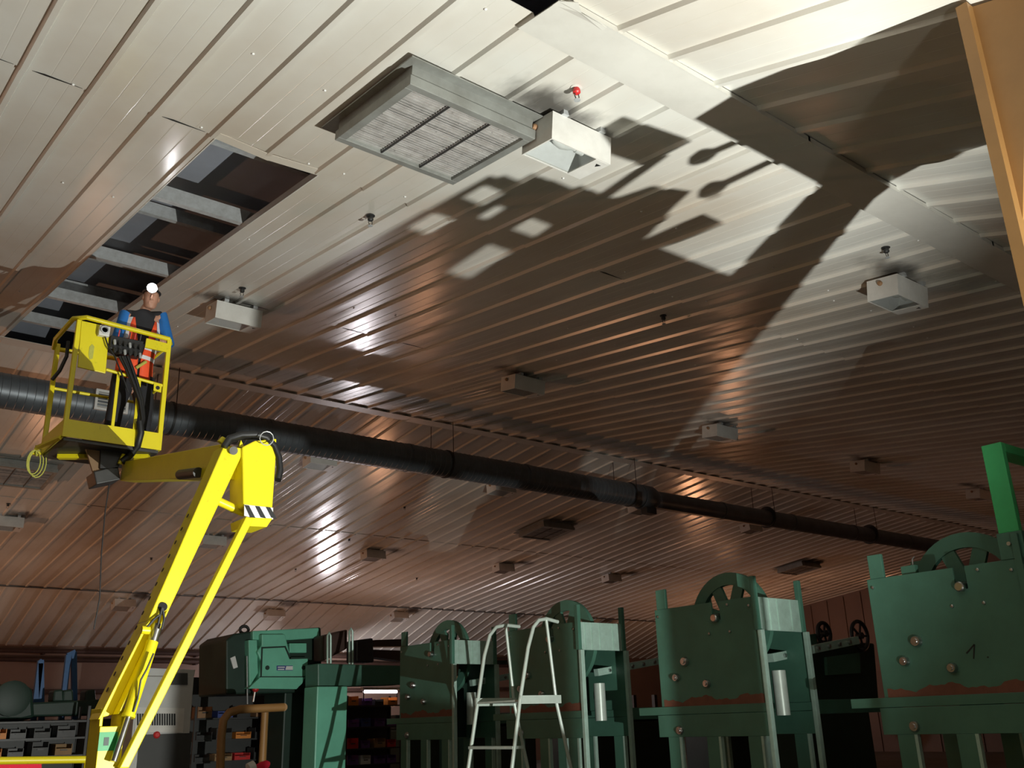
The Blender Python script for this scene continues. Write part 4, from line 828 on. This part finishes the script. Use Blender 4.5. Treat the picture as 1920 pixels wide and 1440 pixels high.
PZ([(702, 1200), (760, 1198), (760, 1212), (702, 1212)], Y+.7, .3).build('rail', 'brown_pipe', ga); PZ([(702, 1218), (760, 1220), (760, 1240), (700, 1232)], Y+.7, .3).build('rail', 'brown_pipe', ga)
# tube lamp standing on the back rack
Y = 20.25
a = AY(682, 1297, Y); b = AY(744, 1297, Y)
tl = thing('tube_lamp', 'short white tube lamp glowing under the teal gantry beam', 'lamp', (a.x, Y, a.z))
MB().tube([a, b], .035, 10).build('tube', 'tube_white', tl, smooth=True); MB().bar(a+Vector((-.05, 0, .07)), b+Vector((.05, 0, .07)), .06, .12).build('batten', 'box_white', tl)
zr_ = AY(701, 1322, 20.).z
for p in (a, b): MB().tube([p+Vector((.0, 0, .05)), Vector((p.x, Y, zr_))], .015, 6).build('support', 'dark_steel', tl)
# far white lamp that mirrors in the ceiling
fw_ = thing('wall_lamp', 'white lamp high on the far wall behind the mint green machine head', 'lamp', (FARLAMP.x, FY, FARLAMP.z))
MB().tube([(FARLAMP.x, FY, FARLAMP.z+.40), (FARLAMP.x, FARLAMP.y-.3, FARLAMP.z+.40)], .03, 8).build('arm', 'dark_steel', fw_, smooth=True)
MB().lathe([(.05, .40), (.12, .38), (.46, .25), (.455, .24), (.1, .36), (.04, .37)], (FARLAMP.x, FARLAMP.y-.3, FARLAMP.z), (0, 0, 1), 24).build('shade', 'box_white', fw_, smooth=True)
# control cabinet
Y = 15.0
cb = thing('control_cabinet', 'tall grey control cabinet with a dark vent grille behind the boom', 'cabinet', base(305, Y))
floor_box(258, 1268, 364, Y, .7).build('body', 'cabinet_grey', cb, bevel=.01)
PZ([(262, 1252), (366, 1256), (364, 1268), (258, 1268)], Y+.1, .6).build('top_box', 'cabinet_grey', cb)
PZ([(256, 1326), (346, 1328), (343, 1374), (252, 1372)], Y-.02, .02).build('vent_frame', 'box_white', cb)
for i in range(16): PZ([(257+i*4.6, 1338), (260+i*4.6, 1338), (260+i*4.6, 1360), (257+i*4.6, 1360)], Y-.03, .012).build('vent_slot', 'print_black', cb)
PZ([(334, 1262), (352, 1262), (352, 1284), (316, 1284), (316, 1274)], Y-.02, .02).build('cover_plate', 'cabinet_dark', cb)
MB().lathe([(.05, 0), (.05, -.03), (.03, -.05)], AY(293, 1378, Y), (0, 1, 0), 14).build('emergency_knob', 'red_paint', cb, smooth=True)
floor_box(262, 1376, 360, Y-.01, .01).build('door', 'cabinet_dark', cb)
# pipe hoop barrier
Y = 14.0
yb = thing('barrier_hoop', 'bent yellow pipe barrier in front of the mint green machine', 'barrier', base(420, Y))
hp = [AY(px, py, Y) for px, py in ((413, 1440), (415, 1380), (419, 1350), (430, 1336), (450, 1330), (532, 1326))]; hp = [Vector((hp[0].x-.02, Y, FLR))]+hp
MB().tube(hp, .06, 12).build('pipe', 'ochre', yb, smooth=True); MB().tube([hp[-1], hp[-1]+Vector((.12, .9, -.0)), Vector((hp[-1].x+.14, Y+.95, FLR))], .06, 10).build('pipe', 'ochre', yb, smooth=True)
# far-left machines and posts
Y = 18.0
g1 = thing('winding_machine', 'dark green winding machine low at the left picture edge', 'machine', base(60, Y))
PZ([(-40, 1286), (30, 1280), (62, 1290), (66, 1346), (40, 1352), (-40, 1352)], Y, .9).build('gear_case', 'dark_green', g1, bevel=.06)
MB().lathe([(.28, 0), (.28, .12), (.2, .14)], AY(20, 1310, Y), (0, -1, 0), 20).build('flywheel', 'dark_green', g1, smooth=True)
PZ([(50, 1318), (210, 1310), (212, 1340), (50, 1344)], Y+.1, .6).build('bed', 'dark_green', g1, bevel=.03)
for px in (110, 128, 170): PZ([(px-9, 1294), (px+9, 1292), (px+11, 1316), (px-11, 1316)], Y+.2, .35).build('head_stock', 'dark_green', g1, bevel=.03)
floor_box(-40, 1350, 210, Y+.25, .4).build('plinth', 'cabinet_dark', g1)
for (pxa, pxb, tp, bt, lb) in ((140, 123, 1222, 1300, 'pair of blue posts joined at the top, left of the boom'), (78, 70, 1238, 1310, 'thin grey and blue post pair at the far left')):
    Y = 19.; t = thing('blue_post', lb, 'post', base(pxb, Y), 'blue posts by the far wall')
    for (p, q) in (((pxa-2, tp), (pxa-1, bt)), ((pxb+5, tp+6), (pxb-3, bt))):
        a = AY(*p, Y); b = AY(*q, Y); d = (b-a).normalized(); e = a+d*((a.z-FLR)/-d.z)
        MB().bar(a, e, .09, .09).build('upright', 'blue_paint', t)
    MB().bar(AY(pxa+1, tp, Y), AY(pxb+3, tp+7, Y), .08, .08).build('top_link', 'blue_paint', t)
Yp = 33.9
for py0, py1, lb in ((1217, 1226, 'upper dark pipe along the far wall'), (1236, 1239, 'lower dark pipe along the far wall')):
    a = AY(0, py0, Yp); z = AY(120, (py0+py1)/2, Yp).z
    p = thing('wall_pipe', lb, 'pipe', (X0+.2, Yp, z), 'pipes on the far wall')
    for xa in range(0, 40, 5): MB().tube([(X0+.2+xa, Yp, z), (min(X0+.2+xa+5, X1-.3), Yp, z)], .07, 10).build('pipe_length', 'brown_pipe', p, smooth=True); MB().box((X0+xa+2, Yp, z-.1), (X0+xa+2.08, FY, z-.04)).build('pipe_bracket', 'brown_pipe', p)
MB_ = thing('cable_tray', 'thin dark cable tray below the far wall pipes', 'cable tray', (X0, 33.95, AY(100, 1296, 33.95).z)); z = AY(100, 1296, 33.95).z
MB().box((X0+.1, 33.9, z-.06), (30, 33.92, z+.06)).build('side_rail', 'brown_pipe', MB_); MB().box((X0+.1, 33.92, z-.06), (30, FY-.01, z-.05)).build('tray_floor', 'brown_pipe', MB_)
# guard rail and red sheet low in the left corner
Y = 10.5
gr = thing('guard_rail', 'yellow guard rail crossing the lower left picture corner', 'rail', base(60, Y))
a = AY(-120, 1428, Y); b = AY(164, 1424, Y); MB().tube([a, b], .035, 12).build('rail_tube', 'lift_yellow', gr, smooth=True)
for p in (a, b): MB().tube([p, Vector((p.x, p.y, FLR))], .03, 10).build('rail_post', 'lift_yellow', gr, smooth=True)
rsn = thing('red_panel', 'bright red sheet panel under the yellow guard rail', 'panel', base(30, Y+.2))
PZ([(-80, 1433), (78, 1431), (78, 1480), (-80, 1480)], Y+.15, .02).build('sheet', 'red_bright', rsn); q = AY(20, 1460, Y+.15); MB().box((q.x-.03, Y+.17, FLR), (q.x+.03, Y+.21, q.z)).build('stake', 'dark_steel', rsn)
# shelving with bins behind
def shelf(name, lb, px0, px1, Y, levels, d=.5):
    t = thing(name, lb, 'shelf', base((px0+px1)/2, Y)); a = AY(px0, 1350, Y); b = AY(px1, 1350, Y); zt_ = AY(px0, levels[0], Y).z
    for x in (a.x, b.x):
        for yy in (Y, Y+d): MB().box((x-.02, yy-.02, FLR), (x+.02, yy+.02, zt_+.2)).build('upright', 'dark_steel', t)
    zs = []
    for py in levels:
        z = AY((px0+px1)/2, py, Y).z; zs.append(z); MB().box((a.x, Y, z-.03), (b.x, Y+d, z)).build('shelf_board', 'dark_steel', t)
    MB().box((a.x, Y+d+.02, FLR), (b.x, Y+d+.04, zt_+(.75 if name == 'spares_rack' else -.02))).build('back_panel', 'cabinet_dark', t)  # on the spares rack, a raised dark sheet hiding the lit far wall
    return a.x, b.x, zs
def bins(name, x0, x1, z, Y, mats, grp, lbls, wd=.22):
    x = x0+.06; i = 0
    while x+wd < x1 and i < len(lbls):
        h = random.uniform(.12, .22); m = mats[i % len(mats)]; w_ = wd*random.uniform(.75, 1.)
        t = thing(name, lbls[i], 'bin' if 'bin' in name else 'carton', (x, Y+.04, z), grp)
        b = MB().box((x, Y+.04, z), (x+w_, Y+.36, z+.012)).box((x, Y+.04, z+.012), (x+.01, Y+.36, z+h)).box((x+w_-.01, Y+.04, z+.012), (x+w_, Y+.36, z+h)).box((x+.01, Y+.35, z+.012), (x+w_-.01, Y+.36, z+h)).box((x+.01, Y+.04, z+.012), (x+w_-.01, Y+.05, z+h*.6))
        b.build('shell', m, t); MB().box((x+w_*.3, Y+.025, z+h*.42), (x+w_*.7, Y+.04, z+h*.52)).build('grip', 'dark_steel', t)
        x += wd*1.15; i += 1
names = ['leftmost', 'second', 'third', 'fourth', 'fifth', 'sixth', 'seventh', 'eighth']
def lab(k, col, where): return ['%s %s on %s' % (n, c, where) for n, c in zip(names, [col]*k)]
a, b, z = shelf('tool_rack', 'dark storage rack under the winding machine at the left', -30, 165, 17.2, (1352, 1384, 1418))
bins('parts_bin', a, b, z[1], 17.2, ['orange_bin', 'dark_steel', 'cabinet_dark', 'dark_steel', 'dark_green', 'cabinet_dark'], 'bins on the left rack', lab(6, 'small parts bin', 'the upper board of the left rack'), .3)
bins('parts_bin', a, b, z[2], 17.2, ['orange_bin', 'dark_steel', 'cabinet_dark', 'carton', 'dark_steel', 'cabinet_dark'], 'bins on the left rack', lab(6, 'small parts bin', 'the lower board of the left rack'), .3)
a, b, z = shelf('spares_rack', 'dark spares rack behind the yellow pipe barrier', 366, 530, 18.6, (1345, 1385, 1425))
bins('spares_carton', a, b, z[0], 18.6, ['wood', 'print_blue', 'dark_steel'], 'cartons on the spares rack', lab(5, 'small carton', 'the top board of the spares rack'), .34)
bins('spares_carton', a, b, z[1], 18.6, ['dark_steel', 'cabinet_dark', 'orange_bin'], 'cartons on the spares rack', lab(5, 'small carton', 'the middle board of the spares rack'), .34)
bins('spares_carton', a, b, z[2], 18.6, ['dark_steel', 'carton', 'red_paint'], 'cartons on the spares rack', lab(5, 'small carton', 'the lowest board of the spares rack'), .34)
a, b, z = shelf('back_rack', 'dim rack with purple and orange bins under the tube lamp', 650, 752, 20., (1322, 1362, 1402, 1432))
for k in range(4): bins('storage_bin', a, b, z[k], 20., [['orange_bin', 'purple_bin', 'dark_steel'], ['purple_bin', 'print_blue', 'purple_bin'], ['red_paint', 'purple_bin', 'carton'], ['purple_bin', 'print_white', 'purple_bin']][k], 'bins on the back rack', lab(4, 'storage bin', ['the top board of the back rack', 'the second board of the back rack', 'the third board of the back rack', 'the lowest board of the back rack'][k]), .3)
# warning lamp at the lower edge
Y = 13.
wl = thing('warning_lamp', 'small red lamp with a pale collar at the bottom edge, right of the barrier', 'lamp', base(482, Y))
MB().lathe([(.06, -.10), (.065, 0), (.05, .08), (.02, .11)], AY(492, 1437, Y), Vector((.9, 0, .35)), 14).build('lens', 'red_bright', wl, smooth=True); MB().lathe([(.075, -.06), (.075, .03)], AY(473, 1438, Y), Vector((.9, 0, .35)), 14).build('collar', 'print_white', wl, smooth=True)
q = AY(482, 1440, Y); MB().tube([q+Vector((0, 0, -.05)), Vector((q.x, Y, FLR))], .03, 8).build('stand', 'dark_steel', wl)
# reeling machine seen between the two right-hand presses
XR_ = 12.6
re = thing('reeling_machine', 'dark reeling machine with two wheels between the two right-hand presses', 'machine', (XR_, 8.4, FLR))
def RX(px, py, Y=8.6): return AY(px, py, Y)
for (px, py, r) in ((1612, 1192, .22), (1545, 1188, .16)):
    c = RX(px, py); wv_ = MB().tube([c+Vector((r*math.cos(t), 0, r*math.sin(t))) for t in [i*2*PI/24 for i in range(24)]], .03, 8, closed=True).build('wheel', 'black_plastic', re, smooth=True)
    for k in range(5):
        t = 2*PI*k/5; MB().bar(c, c+Vector((r*math.cos(t), 0, r*math.sin(t))), .03, .02).build('spoke', 'dark_steel', wv_)
    MB().lathe([(.05, -.05), (.05, .05)], c, (0, 1, 0), 12).build('hub', 'dark_steel', wv_, smooth=True)
PZ([(1515, 1212), (1545, 1200), (1640, 1206), (1650, 1330), (1520, 1330)], 8.75, .7).build('body', 'dark_green', re, bevel=.03)
PZ([(1518, 1190), (1532, 1188), (1532, 1216), (1518, 1216)], 8.7, .3).build('bracket', 'press_green', re)
PZ([(1550, 1232), (1612, 1224), (1614, 1262), (1552, 1266)], 8.70, .06).build('cover', 'press_green', re)
a = RX(1520, 1330); b = RX(1650, 1330); MB().box((a.x, 8.8, FLR), (b.x, 9.4, a.z+.02)).build('pedestal', 'dark_green', re)
# dark machines standing behind the presses
bm0 = None
for k, (x, lb) in enumerate(((13.2, 'dark machine bench seen under the gantry, behind the leftmost press'), (18.6, 'dark machine bench behind the platform ladder'), (24.4, 'dark machine bench in the gap left of the second press from the right'))):
    yy = 20.8
    if bm0 is None:
        bm0 = thing('machine_bench', lb, 'machine', (x, yy, FLR), 'dark machine benches')
        MB().box((x, yy, FLR), (x+4.2, yy+1., -.1)).build('body', 'dark_green', bm0, bevel=.03)
        MB().box((x+.1, yy+.5, -.1), (x+4.1, yy+.9, .25)).build('housing', 'cabinet_dark', bm0, bevel=.03)
        for d in (.5, 1.7, 2.9, 3.8): MB().box((x+d, yy+.3, -.1), (x+d+.12, yy+.42, .75-.1*(d > 2))).build('mast_post', 'dark_steel', bm0)
        for d in (.15, 1.4, 2.7): MB().lathe([(.16, 0), (.16, 1.)], (x+d, yy+.15, .08), (1, 0, 0), 14).build('roller', 'dark_steel', bm0, smooth=True)
    else: relabel(copy_tree(bm0, (x, yy, FLR)), lb)
# sodium lamps standing in the far aisles, and the added fill lamp
sd0 = None
SL = ['sodium work lamp at the far left behind the winding machine', 'sodium work lamp behind the control cabinet', 'sodium work lamp behind the leftmost press', 'sodium work lamp near the end wall', 'sodium work lamp behind the nearest press']
def make_sodium(p):
    t = thing('work_lamp', '', 'lamp', (p[0], p[1], FLR), 'sodium work lamps'); q = Vector(p)
    MB().lathe([(.05, -.50), (.30, -.45), (.50, -.2), (.52, .085), (.505, .085), (.48, -.2), (.28, -.42), (.04, -.47)], q, (0, 0, 1), 18).build('dish', 'steel', t, smooth=True)  # rim of the unseen bowl raised to keep its light off the presses
    MB().tube([q+Vector((0, 0, -.5)), Vector((p[0], p[1], FLR+.02))], .03, 8).build('pole', 'dark_steel', t, smooth=True); MB().lathe([(.25, 0), (.25, .03), (.04, .06)], (p[0], p[1], FLR), (0, 0, 1), 16).build('foot', 'dark_steel', t, smooth=True)
    return t
for i, p in enumerate(WARM+[tuple(FILL)]):
    t = make_sodium(p); relabel(t, (SL+['added fill lamp on a pole, unseen behind the camera'])[i])
# ------------------------------------------------------------------ lift the whole layout so that the floor is z = 0
for o in list(C.objects):
    if o.parent is None and o is not cam: o.location.z += EYE
